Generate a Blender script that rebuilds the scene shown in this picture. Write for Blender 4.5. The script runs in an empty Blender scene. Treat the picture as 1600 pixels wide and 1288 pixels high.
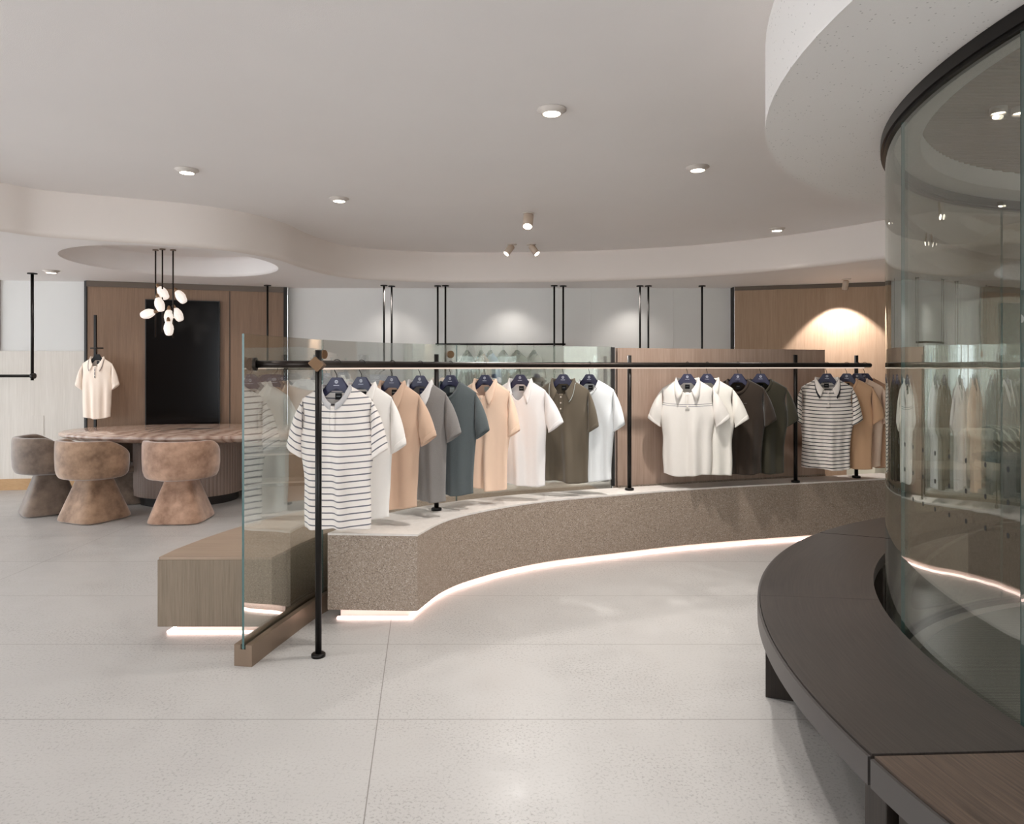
import bpy, bmesh, math, random
from math import pi, sin, cos, radians as R, sqrt, atan2, hypot, exp
from mathutils import Vector, Matrix
random.seed(7)
SC = bpy.context.scene
COL = SC.collection
EYE, F, CX, CY = 1.5, 1075.0, 800.0, 573.0

def at_z(px, py, z):
    """photo pixel -> point of the horizontal plane at height z"""
    Y = (EYE - z) * F / (py - CY)
    return ((px - CX) / F * Y, Y)

# ------------------------------------------------------------------ materials
def srgb(r, g, b):
    f = lambda c: (c / 255 / 12.92) if c / 255 <= .04045 else ((c / 255 + .055) / 1.055) ** 2.4
    return (f(r), f(g), f(b), 1)

class NT:
    def __init__(s, name):
        s.m = bpy.data.materials.new(name); s.m.use_nodes = True
        s.t = s.m.node_tree; s.p = s.t.nodes['Principled BSDF']; s.out = s.t.nodes['Material Output']
    def n(s, typ, **kw):
        n = s.t.nodes.new(typ)
        for k, v in kw.items():
            if k.startswith('i_'):
                key = k[2:]
                n.inputs[int(key) if key.isdigit() else key].default_value = v
            else: setattr(n, k, v)
        return n
    def l(s, a, b): s.t.links.new(a, b)
    def math(s, op, a, b=None, clamp=False):
        n = s.n('ShaderNodeMath', operation=op); n.use_clamp = clamp
        for i, v in enumerate((a, b)):
            if v is None: continue
            if isinstance(v, (int, float)): n.inputs[i].default_value = v
            else: s.l(v, n.inputs[i])
        return n.outputs[0]
    def coord(s, which='Object', scale=(1, 1, 1), rot=(0, 0, 0)):
        c = s.n('ShaderNodeTexCoord'); mp = s.n('ShaderNodeMapping')
        mp.inputs['Scale'].default_value = scale; mp.inputs['Rotation'].default_value = rot
        s.l(c.outputs[which], mp.inputs['Vector']); return mp.outputs[0]
    def noise(s, vec, scale, detail=4, rough=.55):
        n = s.n('ShaderNodeTexNoise'); n.inputs['Scale'].default_value = scale
        n.inputs['Detail'].default_value = detail; n.inputs['Roughness'].default_value = rough
        if vec is not None: s.l(vec, n.inputs['Vector'])
        return n.outputs['Fac']
    def ramp(s, fac, stops):
        n = s.n('ShaderNodeValToRGB'); e = n.color_ramp.elements
        while len(e) < len(stops): e.new(.5)
        for i, (p, c) in enumerate(stops): e[i].position = p; e[i].color = c
        s.l(fac, n.inputs[0]); return n.outputs[0]
    def mix(s, fac, a, b, mode='MIX'):
        n = s.n('ShaderNodeMix', data_type='RGBA', blend_type=mode)
        for i, v in ((0, fac), (6, a), (7, b)):
            if isinstance(v, (tuple, list)): n.inputs[i].default_value = v
            elif isinstance(v, (int, float)): n.inputs[i].default_value = v
            else: s.l(v, n.inputs[i])
        return n.outputs[2]
    def bump(s, h, strength=.3, dist=.01):
        b = s.n('ShaderNodeBump'); b.inputs['Strength'].default_value = strength; b.inputs['Distance'].default_value = dist
        s.l(h, b.inputs['Height']); s.l(b.outputs[0], s.p.inputs['Normal'])
    def set(s, col=None, rough=.5, metal=0, spec=.5, sheen=0):
        if col is not None:
            if isinstance(col, tuple): s.p.inputs['Base Color'].default_value = col
            else: s.l(col, s.p.inputs['Base Color'])
        s.p.inputs['Roughness'].default_value = rough; s.p.inputs['Metallic'].default_value = metal
        s.p.inputs['Specular IOR Level'].default_value = spec; s.p.inputs['Sheen Weight'].default_value = sheen
        return s.m

def plain(name, c, rough=.5, metal=0, spec=.5):
    return NT(name).set(srgb(*c), rough, metal, spec)

def emit(name, c, k):
    t = NT(name); t.set((0, 0, 0, 1), .5)
    t.p.inputs['Emission Color'].default_value = srgb(*c); t.p.inputs['Emission Strength'].default_value = k
    return t.m

def plaster(name, c, scale=1.0, specks=True):
    t = NT(name); v = t.coord('Object')
    f = t.noise(v, 1.6 * scale, 3); g = t.noise(v, 260 * scale, 2)
    a = srgb(*c); b = tuple(x * .95 for x in a[:3]) + (1,)
    col = t.mix(f, a, b)
    if specks:
        vo = t.n('ShaderNodeTexVoronoi'); vo.inputs['Scale'].default_value = 48
        t.l(v, vo.inputs['Vector'])
        dots = t.math('LESS_THAN', vo.outputs['Distance'], .15)
        pick = t.math('GREATER_THAN', t.noise(v, 9, 2), .47)
        col = t.mix(t.math('MULTIPLY', t.math('MULTIPLY', dots, pick), .45), col, srgb(95, 85, 78))
    t.set(col, .62, 0, .3); t.bump(g, .25, .004); return t.m

def floor_mat():
    t = NT('concrete_tile'); v = t.coord('Object')
    big = t.noise(v, .9, 4, .6); fine = t.noise(v, 85, 3, .7); mid = t.noise(v, 6, 4)
    col = t.mix(big, srgb(184, 181, 178), srgb(168, 165, 162))
    col = t.mix(t.math('MULTIPLY', mid, .5), col, srgb(190, 187, 184))
    sp = t.ramp(fine, [(.36, (0, 0, 0, 1)), (.47, (1, 1, 1, 1))])
    patch = t.ramp(t.noise(v, 1.7, 3), [(.4, (0, 0, 0, 1)), (.65, (1, 1, 1, 1))])
    col = t.mix(t.math('MULTIPLY', t.math('SUBTRACT', 1, sp), t.math('ADD', .18, t.math('MULTIPLY', patch, .45))), col, srgb(116, 112, 108))
    # joints: rows every 0.79 m, and two cross joints
    sx = t.n('ShaderNodeSeparateXYZ'); t.l(v, sx.inputs[0])
    X, Y = sx.outputs[0], sx.outputs[1]
    ym = t.math('ABSOLUTE', t.math('SUBTRACT', t.math('PINGPONG', t.math('ADD', Y, -2.925 + 7.9), .395), 0))
    j1 = t.math('LESS_THAN', ym, .0022)
    tilt = t.math('ADD', t.math('ADD', X, .578), t.math('MULTIPLY', t.math('SUBTRACT', Y, 2.98), .126))
    j2 = t.math('LESS_THAN', t.math('ABSOLUTE', tilt), .0022)
    j3 = t.math('LESS_THAN', t.math('ABSOLUTE', t.math('ADD', X, 3.6)), .0022)
    j = t.math('MAXIMUM', j1, t.math('MAXIMUM', j2, j3))
    col = t.mix(t.math('MULTIPLY', j, .75), col, srgb(110, 104, 98))
    t.set(col, .36, 0, .42)
    rr = t.ramp(mid, [(.3, (.30, .30, .30, 1)), (.7, (.46, .46, .46, 1))]); t.l(rr, t.p.inputs['Roughness'])
    t.bump(t.math('SUBTRACT', fine, j), .08, .003); return t.m

def terrazzo(name, dark, mid, light, scale=110, blur=.5):
    t = NT(name); v = t.coord('Object')
    vo = t.n('ShaderNodeTexVoronoi'); vo.inputs['Scale'].default_value = scale; t.l(v, vo.inputs['Vector'])
    sx = t.n('ShaderNodeSeparateColor'); t.l(vo.outputs['Color'], sx.inputs[0])
    col = t.ramp(sx.outputs[0], [(0, srgb(*dark)), (.28, srgb(*mid)), (.72, srgb(*mid)), (1, srgb(*light))])
    g = t.noise(v, scale * 2.2, 3, .7)
    col = t.mix(t.math('MULTIPLY', g, .5), col, srgb(*mid))
    t.set(col, .55, 0, .35); t.bump(g, .15, .003); return t.m

def wood(name, a, b, axis='Z', scale=1.0, rough=.45, spec=.35, contrast=1.0):
    t = NT(name)
    s = {'Z': (55, 55, 1.6), 'X': (1.6, 55, 55), 'Y': (55, 1.6, 55)}[axis]
    v = t.coord('Object', tuple(x * scale for x in s))
    g = t.noise(v, 2.2, 5, .65); g2 = t.noise(t.coord('Object', tuple(x * scale * .18 for x in s)), 2, 3)
    f = t.math('ADD', t.math('MULTIPLY', g, .65), t.math('MULTIPLY', g2, .35))
    col = t.ramp(f, [(.5 - .17 / contrast, srgb(*a)), (.5 + .17 / contrast, srgb(*b))])
    t.set(col, rough, 0, spec); t.bump(g, .12, .003); return t.m

def arc_wood(name, a, b, cx, cy):
    """grain that runs along an arc about (cx, cy), as bent bench boards have it"""
    t = NT(name); v = t.coord('Object')
    sx = t.n('ShaderNodeSeparateXYZ'); t.l(v, sx.inputs[0])
    dx = t.math('SUBTRACT', sx.outputs[0], cx); dy = t.math('SUBTRACT', sx.outputs[1], cy)
    r = t.math('SQRT', t.math('ADD', t.math('MULTIPLY', dx, dx), t.math('MULTIPLY', dy, dy)))
    an = t.math('ARCTAN2', dy, dx)
    cv = t.n('ShaderNodeCombineXYZ'); t.l(t.math('MULTIPLY', r, 120), cv.inputs[0]); t.l(t.math('MULTIPLY', an, 9), cv.inputs[1])
    g = t.noise(cv.outputs[0], 1.0, 5, .65)
    col = t.ramp(g, [(.32, srgb(*a)), (.7, srgb(*b))])
    big = t.noise(v, 1.6, 3)
    col = t.mix(t.math('MULTIPLY', big, .25), col, srgb(84, 73, 65))
    t.set(col, .40, 0, .4); t.bump(g, .18, .003); return t.m

def fabric(name, c, c2=None, period=0, frac=.2, sheer=0, heather=.08, lines=None):
    """knit cloth; stripes follow the cloth's own lengthwise UV coordinate (metres)"""
    t = NT(name); v = t.coord('Object')
    a = srgb(*c); hv = t.noise(v, 320, 2, .7); h2 = t.noise(v, 60, 3)
    dk = tuple(x * (1 - heather * 4) for x in a[:3]) + (1,)
    col = t.mix(t.math('MULTIPLY', hv, .9), a, dk) if heather > .1 else t.mix(t.math('MULTIPLY', h2, .4), a, tuple(x * .93 for x in a[:3]) + (1,))
    uv = t.n('ShaderNodeTexCoord'); sx = t.n('ShaderNodeSeparateXYZ'); t.l(uv.outputs['UV'], sx.inputs[0])
    V = sx.outputs[1]
    if c2 and period:
        m = t.math('FRACT', t.math('ADD', t.math('DIVIDE', V, period), 100.0))
        col = t.mix(t.math('LESS_THAN', m, frac), col, srgb(*c2))
    if lines:
        m = None
        for z, w in lines:
            k = t.math('LESS_THAN', t.math('ABSOLUTE', t.math('SUBTRACT', V, z)), w)
            m = k if m is None else t.math('MAXIMUM', m, k)
        col = t.mix(m, col, srgb(*c2))
    t.set(col, .85, 0, .15, .25); t.bump(hv, .2, .002); return t.m

def glass(name, tint, refl, bend=0.0):
    """clear architectural glass: tinted transmission under a coated, mirror-smooth reflection"""
    t = NT(name); t.t.nodes.remove(t.p)
    tr = t.n('ShaderNodeBsdfTransparent'); tr.inputs[0].default_value = tint
    gl = t.n('ShaderNodeBsdfGlossy'); gl.inputs['Roughness'].default_value = 0.0
    gl.inputs['Color'].default_value = (.93, .97, .95, 1)
    fr = t.n('ShaderNodeLayerWeight'); fr.inputs['Blend'].default_value = .5
    fac = t.math('ADD', t.math('MULTIPLY', t.math('POWER', fr.outputs['Facing'], 5.0), 1.0 - refl), refl, True)   # Schlick's curve
    if bend:
        b = t.n('ShaderNodeBump'); b.inputs['Strength'].default_value = bend; b.inputs['Distance'].default_value = .01
        t.l(t.noise(t.coord('Object', (1.0, 1.0, .6)), 7, 2), b.inputs['Height']); t.l(b.outputs[0], gl.inputs['Normal'])
    mx = t.n('ShaderNodeMixShader'); t.l(fac, mx.inputs[0]); t.l(tr.outputs[0], mx.inputs[1]); t.l(gl.outputs[0], mx.inputs[2])
    t.l(mx.outputs[0], t.out.inputs[0]); return t.m

def velvet(name, a, b):
    t = NT(name); v = t.coord('Object')
    n1 = t.noise(v, 4.5, 5, .62); n2 = t.noise(v, 16, 3)
    f = t.math('ADD', t.math('MULTIPLY', n1, .75), t.math('MULTIPLY', n2, .25))
    col = t.ramp(f, [(.36, srgb(*a)), (.62, srgb(*b))])
    t.set(col, .7, 0, .2, .5); t.bump(n2, .1, .003); return t.m

def marble(name):
    t = NT(name); v = t.coord('Object')
    w = t.n('ShaderNodeTexWave'); w.inputs['Scale'].default_value = 1.6; w.inputs['Distortion'].default_value = 14
    w.inputs['Detail'].default_value = 5; w.inputs['Detail Scale'].default_value = 1.4; t.l(v, w.inputs['Vector'])
    col = t.ramp(w.outputs['Fac'], [(0, srgb(158, 130, 116)), (.2, srgb(182, 154, 138)), (.7, srgb(196, 170, 153)), (1, srgb(206, 184, 169))])
    col = t.mix(t.math('MULTIPLY', t.noise(v, 5, 6, .7), .45), col, srgb(150, 122, 106))
    t.set(col, .16, 0, .5); return t.m

M = {}
M['ceiling'] = plaster('ceiling_plaster', (234, 229, 226), 1.0, False)
M['bulkhead'] = plaster('pitted_plaster', (231, 227, 223), 1.0, True)
M['fascia'] = plaster('soft_plaster', (224, 214, 206), 1.0, False)
M['floor'] = floor_mat()
M['wall_white'] = plaster('wall_plaster', (218, 216, 212), 1.0, False)
M['pale_panel'] = wood('pale_veneer', (198, 190, 180), (214, 207, 198), 'Z', .8)
M['walnut'] = wood('walnut_veneer', (124, 98, 78), (146, 118, 96), 'Z')
M['oak_warm'] = wood('warm_oak_veneer', (146, 119, 95), (168, 141, 117), 'Z')
M['partition_wood'] = wood('brown_veneer', (158, 133, 117), (186, 162, 146), 'Z', .8)
M['bench_veneer'] = wood('reeded_veneer', (112, 98, 82), (140, 125, 108), 'Z', 1.3)
M['bench_top'] = wood('bench_top_veneer', (146, 126, 108), (166, 146, 128), 'X', .6, .35)
M['black'] = plain('black_steel', (34, 31, 29), .38, .7)
M['rail'] = plain('rail_steel', (52, 46, 42), .34, .8)
M['bronze'] = plain('bronze_metal', (132, 113, 96), .34, .5)
M['bronze_dark'] = plain('dark_bronze', (98, 85, 74), .45, .2)
M['brass'] = plain('brushed_bronze', (140, 112, 86), .35, .7)
M['terrazzo'] = terrazzo('speckled_terrazzo', (104, 90, 78), (156, 139, 124), (198, 184, 171), 210)
M['stone_top_lit'] = terrazzo('lit_stone', (214, 207, 200), (222, 215, 208), (229, 223, 217), 40)  # light on the platform top put into a paler stone colour
M['plinth'] = plain('plinth_paint', (236, 222, 214), .6)
M['led'] = emit('led_strip', (255, 222, 212), 5.0)
M['rail_led'] = emit('rail_led', (255, 232, 215), .9)
M['lamp'] = emit('lamp_face', (255, 244, 228), 12.0)
M['bulb'] = emit('opal_bulb', (255, 240, 228), .5); M['bulb'].node_tree.nodes['Principled BSDF'].inputs['Base Color'].default_value = srgb(235, 228, 222)
M['white_metal'] = plain('white_fitting', (205, 195, 186), .5)
M['beige_metal'] = plain('beige_fitting', (186, 166, 148), .45)
M['glass'] = glass('partition_glass', (.955, .963, .952, 1), .30)
M['glass_round'] = glass('curved_glass', (.80, .795, .765, 1), .17, .03)
M['glass_edge'] = NT('glass_edge').set(srgb(70, 98, 96), .2, 0, .5)
M['dots'] = plain('dot_film', (22, 24, 24), .5)
M['dark_oak'] = arc_wood('dark_oak', (36, 33, 31), (60, 55, 52), 4.0, 2.16)
M['dark_oak_brown'] = arc_wood('brown_oak', (54, 45, 39), (96, 80, 69), 4.0, 2.16)
M['edge_steel'] = plain('edge_steel', (84, 80, 78), .42, .5)
M['leg_dark'] = wood('dark_leg', (34, 29, 26), (52, 44, 38), 'Z')
M['slats'] = plain('slat_brown', (172, 152, 136), .6)
M['velvet'] = velvet('brown_velvet', (108, 82, 62), (168, 136, 110))
M['velvet2'] = velvet('rosy_velvet', (130, 98, 78), (186, 150, 126))
M['velvet3'] = velvet('taupe_velvet', (86, 72, 62), (126, 108, 94))
M['marble'] = marble('rosy_marble')
M['ribs'] = plain('ribbed_lacquer', (138, 120, 110), .5)
M['plinth_dark'] = plain('dark_plinth', (48, 45, 44), .35, .3)
M['tv'] = plain('screen_black', (7, 7, 8), .14, 0, .25)
M['tv_frame'] = plain('screen_frame', (16, 15, 15), .35)
M['navy'] = plain('navy_hanger', (46, 46, 72), .42)
M['hook'] = plain('hook_wire', (40, 38, 38), .35, .8)
M['emblem'] = plain('emblem_white', (214, 216, 226), .5)
M['tag_black'] = plain('tag_black', (20, 20, 22), .8)
M['tag_print'] = plain('tag_print', (170, 170, 172), .8)
M['tag_navy'] = plain('tag_navy', (40, 46, 80), .8)
M['tag_grey'] = plain('tag_grey', (190, 196, 190), .8)
M['skirting'] = wood('tan_skirting', (168, 132, 92), (188, 152, 110), 'X')
M['dark_gap'] = plain('dark_reveal', (38, 34, 32), .7)
M['mullion'] = plain('mullion', (60, 58, 56), .4, .5)
M['button'] = plain('button_shell', (226, 216, 204), .3)
M['sofa'] = plain('sofa_cloth', (214, 208, 188), .9)
M['sofa_cushion'] = plain('cushion_cloth', (224, 218, 204), .9)
M['teal'] = plain('teal_lacquer', (36, 74, 76), .3)

# ------------------------------------------------------------------ mesh helpers
class MB:
    def __init__(s): s.b = bmesh.new(); s.uv = None
    def box(s, x0, x1, y0, y1, z0, z1, bev=0, mat=None, mi=0):
        r = bmesh.ops.create_cube(s.b, size=1)
        m = Matrix.Translation(((x0 + x1) / 2, (y0 + y1) / 2, (z0 + z1) / 2)) @ Matrix.Diagonal((x1 - x0, y1 - y0, z1 - z0, 1))
        if mat is not None: m = mat @ m
        bmesh.ops.transform(s.b, matrix=m, verts=r['verts'])
        fs = {f for v in r['verts'] for f in v.link_faces}
        for f in fs: f.material_index = mi
        if bev:
            bmesh.ops.bevel(s.b, geom=list({e for v in r['verts'] for e in v.link_edges}), offset=bev, segments=2, profile=.5, affect='EDGES')
        return s
    def tube(s, pts, r, seg=12, cap=True, mi=0):
        pts = [Vector(p) for p in pts]; rings = []
        rr = r if isinstance(r, (list, tuple)) else [r] * len(pts)
        up = None
        for i, p in enumerate(pts):
            t = (pts[min(i + 1, len(pts) - 1)] - pts[max(i - 1, 0)]).normalized()
            if up is None:
                up = t.orthogonal().normalized()
            else:
                up = (up - t * up.dot(t)).normalized()
            w = t.cross(up)
            rings.append([s.b.verts.new(p + (up * cos(2 * pi * k / seg) + w * sin(2 * pi * k / seg)) * rr[i]) for k in range(seg)])
        for a, b in zip(rings, rings[1:]):
            for k in range(seg):
                f = s.b.faces.new((a[k], a[(k + 1) % seg], b[(k + 1) % seg], b[k])); f.smooth = True; f.material_index = mi
        if cap:
            for q in (rings[0][::-1], rings[-1]):
                f = s.b.faces.new(q); f.material_index = mi
        return s
    def cyl(s, c, r, z0, z1, seg=24):
        return s.tube([(c[0], c[1], z0), (c[0], c[1], z1)], r, seg)
    def lathe(s, prof, seg=32, c=(0, 0), fn=None, smooth=True, close=False):
        rings = []
        for (r, z) in prof:
            ring = []
            for k in range(seg):
                a = 2 * pi * k / seg
                x, y = (r * cos(a), r * sin(a)) if fn is None else fn(r, a)
                ring.append(s.b.verts.new((c[0] + x, c[1] + y, z)))
            rings.append(ring)
        for a, b in zip(rings, rings[1:]):
            for k in range(seg):
                f = s.b.faces.new((a[k], a[(k + 1) % seg], b[(k + 1) % seg], b[k])); f.smooth = smooth
        if not close:
            s.b.faces.new(rings[0][::-1]); s.b.faces.new(rings[-1])
        return s
    def prism(s, poly, z0, z1, mi_top=0, mi_side=0):
        lo = [s.b.verts.new((x, y, z0)) for x, y in poly]; hi = [s.b.verts.new((x, y, z1)) for x, y in poly]
        n = len(poly)
        for i in range(n):
            f = s.b.faces.new((lo[i], lo[(i + 1) % n], hi[(i + 1) % n], hi[i])); f.material_index = mi_side
        a = s.b.faces.new(hi); b = s.b.faces.new(lo[::-1])
        a.material_index = b.material_index = mi_top
        bmesh.ops.recalc_face_normals(s.b, faces=s.b.faces[:])
        return s
    def plate(s, poly, y0, y1):
        """outline in x-z, thickness along y"""
        lo = [s.b.verts.new((x, y0, z)) for x, z in poly]; hi = [s.b.verts.new((x, y1, z)) for x, z in poly]
        n = len(poly)
        for i in range(n): s.b.faces.new((lo[i], lo[(i + 1) % n], hi[(i + 1) % n], hi[i]))
        fs = [s.b.faces.new(hi), s.b.faces.new(lo[::-1])]
        bmesh.ops.triangulate(s.b, faces=fs, ngon_method='EAR_CLIP')
        bmesh.ops.recalc_face_normals(s.b, faces=s.b.faces[:])
        return s
    def wall(s, path, off0, off1, z0, z1, mi=0, mi_end=None, mi_top=None, close=False):
        """solid band between two offsets of a plan path"""
        a = offset(path, off0, close); c = offset(path, off1, close); n = len(path)
        V = lambda q, z: [s.b.verts.new((x, y, z)) for x, y in q]
        al, ah, cl, ch = V(a, z0), V(a, z1), V(c, z0), V(c, z1)
        mt = mi if mi_top is None else mi_top
        for i in range(n if close else n - 1):
            k = (i + 1) % n
            for q, m, sm in (((al[i], al[k], ah[k], ah[i]), mi, True), ((cl[k], cl[i], ch[i], ch[k]), mi, True),
                             ((ah[i], ah[k], ch[k], ch[i]), mt, False), ((al[k], al[i], cl[i], cl[k]), mt, False)):
                f = s.b.faces.new(q); f.material_index = m
        if not close:
            me = mi if mi_end is None else mi_end
            for i, fl in ((0, False), (-1, True)):
                f = s.b.faces.new((al[i], ah[i], ch[i], cl[i])); f.material_index = me
        bmesh.ops.recalc_face_normals(s.b, faces=s.b.faces[:])
        return s
    def grid(s, rows, uvs=None, close=False, mi=0):
        vs = [[s.b.verts.new(p) for p in r] for r in rows]
        if uvs is not None and s.uv is None: s.uv = s.b.loops.layers.uv.new('UVMap')
        for i in range(len(rows) - 1):
            n = len(rows[i])
            for j in range(n if close else n - 1):
                k = (j + 1) % n
                f = s.b.faces.new((vs[i][j], vs[i][k], vs[i + 1][k], vs[i + 1][j])); f.smooth = True; f.material_index = mi
                if uvs is not None:
                    for lp, (a, b) in zip(f.loops, ((i, j), (i, k), (i + 1, k), (i + 1, j))):
                        lp[s.uv].uv = uvs[a][b]
        return vs
    def build(s, name, mats, parent=None, smooth_angle=None):
        me = bpy.data.meshes.new(name); s.b.to_mesh(me); s.b.free()
        o = bpy.data.objects.new(name, me); COL.objects.link(o)
        for m in (mats if isinstance(mats, (list, tuple)) else [mats]): me.materials.append(m)
        if parent is not None: o.parent = parent
        if smooth_angle is not None:
            for p in me.polygons: p.use_smooth = True
            me.set_sharp_from_angle(angle=R(smooth_angle))
        return o

def offset(path, d, close=False):
    out = []; n = len(path)
    for i in range(n):
        if close: a, b = path[(i - 1) % n], path[(i + 1) % n]
        else: a, b = path[max(i - 1, 0)], path[min(i + 1, n - 1)]
        tx, ty = b[0] - a[0], b[1] - a[1]; L = hypot(tx, ty)
        out.append((path[i][0] - ty / L * d, path[i][1] + tx / L * d))     # left of the direction of travel
    return out

def spline(pts, n=12):
    P = [pts[0]] + list(pts) + [pts[-1]]; out = []
    for i in range(1, len(P) - 2):
        p0, p1, p2, p3 = P[i - 1], P[i], P[i + 1], P[i + 2]
        for k in range(n):
            t = k / n
            out.append(tuple(.5 * (2 * p1[c] + (p2[c] - p0[c]) * t + (2 * p0[c] - 5 * p1[c] + 4 * p2[c] - p3[c]) * t * t + (3 * p1[c] - p0[c] - 3 * p2[c] + p3[c]) * t ** 3) for c in range(len(p1))))
    out.append(tuple(pts[-1])); return out

def arc(c, r, a0, a1, n):
    return [(c[0] + r * cos(R(a0 + (a1 - a0) * i / n)), c[1] + r * sin(R(a0 + (a1 - a0) * i / n))) for i in range(n + 1)]

def tag(o, label=None, cat=None, group=None, kind=None):
    if label: o['label'] = label
    if cat: o['category'] = cat
    if group: o['group'] = group
    if kind: o['kind'] = kind
    return o
def empty(name, loc, rz=0, label=None, cat=None, group=None):
    o = bpy.data.objects.new(name, None); COL.objects.link(o); o.empty_display_size = .1
    o.location = loc; o.rotation_euler = (0, 0, rz)
    return tag(o, label, cat, group)
def struct(o): o['kind'] = 'structure'; return o
def copy_tree(o, parent=None):
    c = o.copy(); COL.objects.link(c); c.parent = parent
    for ch in list(o.children): copy_tree(ch, c)
    return c

# ------------------------------------------------------------------ room shell
ZC, ZL = 2.92, 2.55
m = MB(); m.box(-10, 10, -4.3, 10.2, -.1, 0); struct(m.build('floor', M['floor']))

# plan curve where the high ceiling drops to the low one
up = [(0, 285), (60, 296), (140, 304), (215, 311), (290, 318), (350, 326), (400, 336), (445, 349), (485, 367), (540, 384), (620, 391.5), (700, 394.5), (830, 394), (950, 391), (1100, 382), (1250, 365), (1376, 345)]
drop = [at_z(x, y, ZC) for x, y in up]
drop = [(-9.9, 3.3), (-6.6, 3.9), (-5.0, 4.45), (-4.3, 4.93)] + drop + [(4.1, 6.0), (5.0, 5.4), (6.6, 4.9), (9.9, 4.6)]
drop = spline(drop, 10)
poly = [(-9.9, -4.3), (9.9, -4.3)] + drop[::-1]
m = MB(); m.prism(poly, ZC, ZC + .05); struct(m.build('ceiling', M['ceiling']))
# fascia with a softly rounded lower edge, running into the low ceiling
rows = []
prof = [(-.012, ZC + .03), (0, ZC)] + [(0, ZC - .05 * k) for k in range(1, 6)]
for k in range(0, 7):
    a = k / 6 * pi / 2; prof.append((.05 * (1 - cos(a)), ZL + .05 - .05 * sin(a)))
for d, z in prof: rows.append([(x, y, z) for x, y in offset(drop, d)])
m = MB(); m.grid(rows); bmesh.ops.recalc_face_normals(m.b, faces=m.b.faces[:])
struct(m.build('trim_1', M['fascia']))
# low ceiling with an oval recess over the table
outer = offset(drop, .05) + [(9.9, 10.1), (-9.9, 10.1)]
RC, RA, RB = (-3.42, 7.0), .98, 1.06
def oval(k): 
    a = 2 * pi * k / 64; c_, s_ = cos(a), sin(a); e = 1.0
    return (RC[0] + RA * math.copysign(abs(c_) ** e, c_), RC[1] + RB * math.copysign(abs(s_) ** e, s_))
ov = [oval(k) for k in range(64)]
m = MB(); b = m.b
vo = [b.verts.new((x, y, ZL)) for x, y in outer]; vi = [b.verts.new((x, y, ZL)) for x, y in ov]
ed = [b.edges.new((vo[i], vo[(i + 1) % len(vo)])) for i in range(len(vo))] + [b.edges.new((vi[i], vi[(i + 1) % 64])) for i in range(64)]
bmesh.ops.triangle_fill(b, use_beauty=True, edges=ed)
ZR = ZL + .22
prev = vi
for k in range(1, 6):
    t = k / 5
    cur = [b.verts.new((RC[0] + (x - RC[0]) * (1 - .05 * t), RC[1] + (y - RC[1]) * (1 - .05 * t), ZL + .22 * t)) for x, y in ov]
    for i in range(64):
        f = b.faces.new((prev[i], prev[(i + 1) % 64], cur[(i + 1) % 64], cur[i])); f.smooth = True
    prev = cur
b.faces.new(prev)
bmesh.ops.recalc_face_normals(b, faces=b.faces[:])
struct(m.build('ceiling_low', M['ceiling']))

# round bulkhead that carries the curved glass
BC, BR = (3.52, 2.18), 2.55
GC, GR = (3.8, 2.17), 2.30
m = MB()
circ = arc(BC, BR, 0, 360, 128)[:-1]
m.wall(circ, 0, .06, ZL + .002, ZC + .02, close=True)
o = struct(m.build('trim_2', M['bulkhead'], smooth_angle=40))
IC, IR = (3.55, 2.3), 1.88
inner = arc(IC, IR, 0, 360, 96)[:-1]
m = MB(); b = m.b
vo = [b.verts.new((x, y, ZL)) for x, y in circ]; vi = [b.verts.new((x, y, ZL)) for x, y in inner]
ed = [b.edges.new((vo[i], vo[(i + 1) % len(vo)])) for i in range(len(vo))] + [b.edges.new((vi[i], vi[(i + 1) % 96])) for i in range(96)]
bmesh.ops.triangle_fill(b, use_beauty=True, edges=ed)
wi = [b.verts.new((v.co.x, v.co.y, ZL + .13)) for v in vi]
for i in range(96): b.faces.new((vi[i], vi[(i + 1) % 96], wi[(i + 1) % 96], wi[i])).smooth = True
bmesh.ops.recalc_face_normals(b, faces=b.faces[:])
struct(m.build('ceiling_round', M['bulkhead']))
m = MB()
y = IC[1] - IR
while y < IC[1] + IR:
    h = sqrt(max(IR ** 2 - (y + .012 - IC[1]) ** 2, .001))
    m.box(IC[0] - h, IC[0] + h, y, y + .019, ZL + .10, ZL + .139); y += .033
m.box(IC[0] - IR, IC[0] + IR, IC[1] - IR, IC[1] + IR, ZL + .14, ZL + .15, 0, None, 1)
o = struct(m.build('ceiling_slats', [M['slats'], M['dark_gap']]))

# walls
def wall_seg(name, p, q, z0, z1, mat, th=.12):
    m = MB(); m.wall([p, q], 0, th, z0, z1); return struct(m.build(name, mat))
WL0, WL1 = (-8.6, 8.0), (-5.22, 8.52)
WT0, WT1 = (-5.19, 8.40), (-3.0, 9.12)
WB1 = (2.93, 9.06)
WR1, WR2 = (4.75, 8.5), (9.6, 7.9)
wall_seg('wall_left_back', WL0, WL1, 0, ZL, M['wall_white'])
wall_seg('wall_screen', WT0, WT1, 0, ZL, M['walnut'])
wall_seg('wall_back', (-3.0, 9.2), (2.95, 9.2), 0, ZL, M['wall_white'])
wall_seg('wall_right_back', WB1, WR1, 0, ZL, M['oak_warm'])
wall_seg('wall_right_end', WR1, WR2, 0, ZL, M['oak_warm'])
wall_seg('wall_right', (9.6, 8.2), (9.6, -4.2), 0, ZC, M['wall_white'])
def on(p, q, t): return (p[0] + (q[0] - p[0]) * t, p[1] + (q[1] - p[1]) * t)
def strip(name, p, q, d0, d1, z0, z1, mat):
    m = MB(); m.wall([p, q], d0, d1, z0, z1); return struct(m.build(name, mat))
strip('trim_3', WT0, WT1, -.02, 0, ZL - .07, ZL, M['bronze_dark'])
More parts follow.
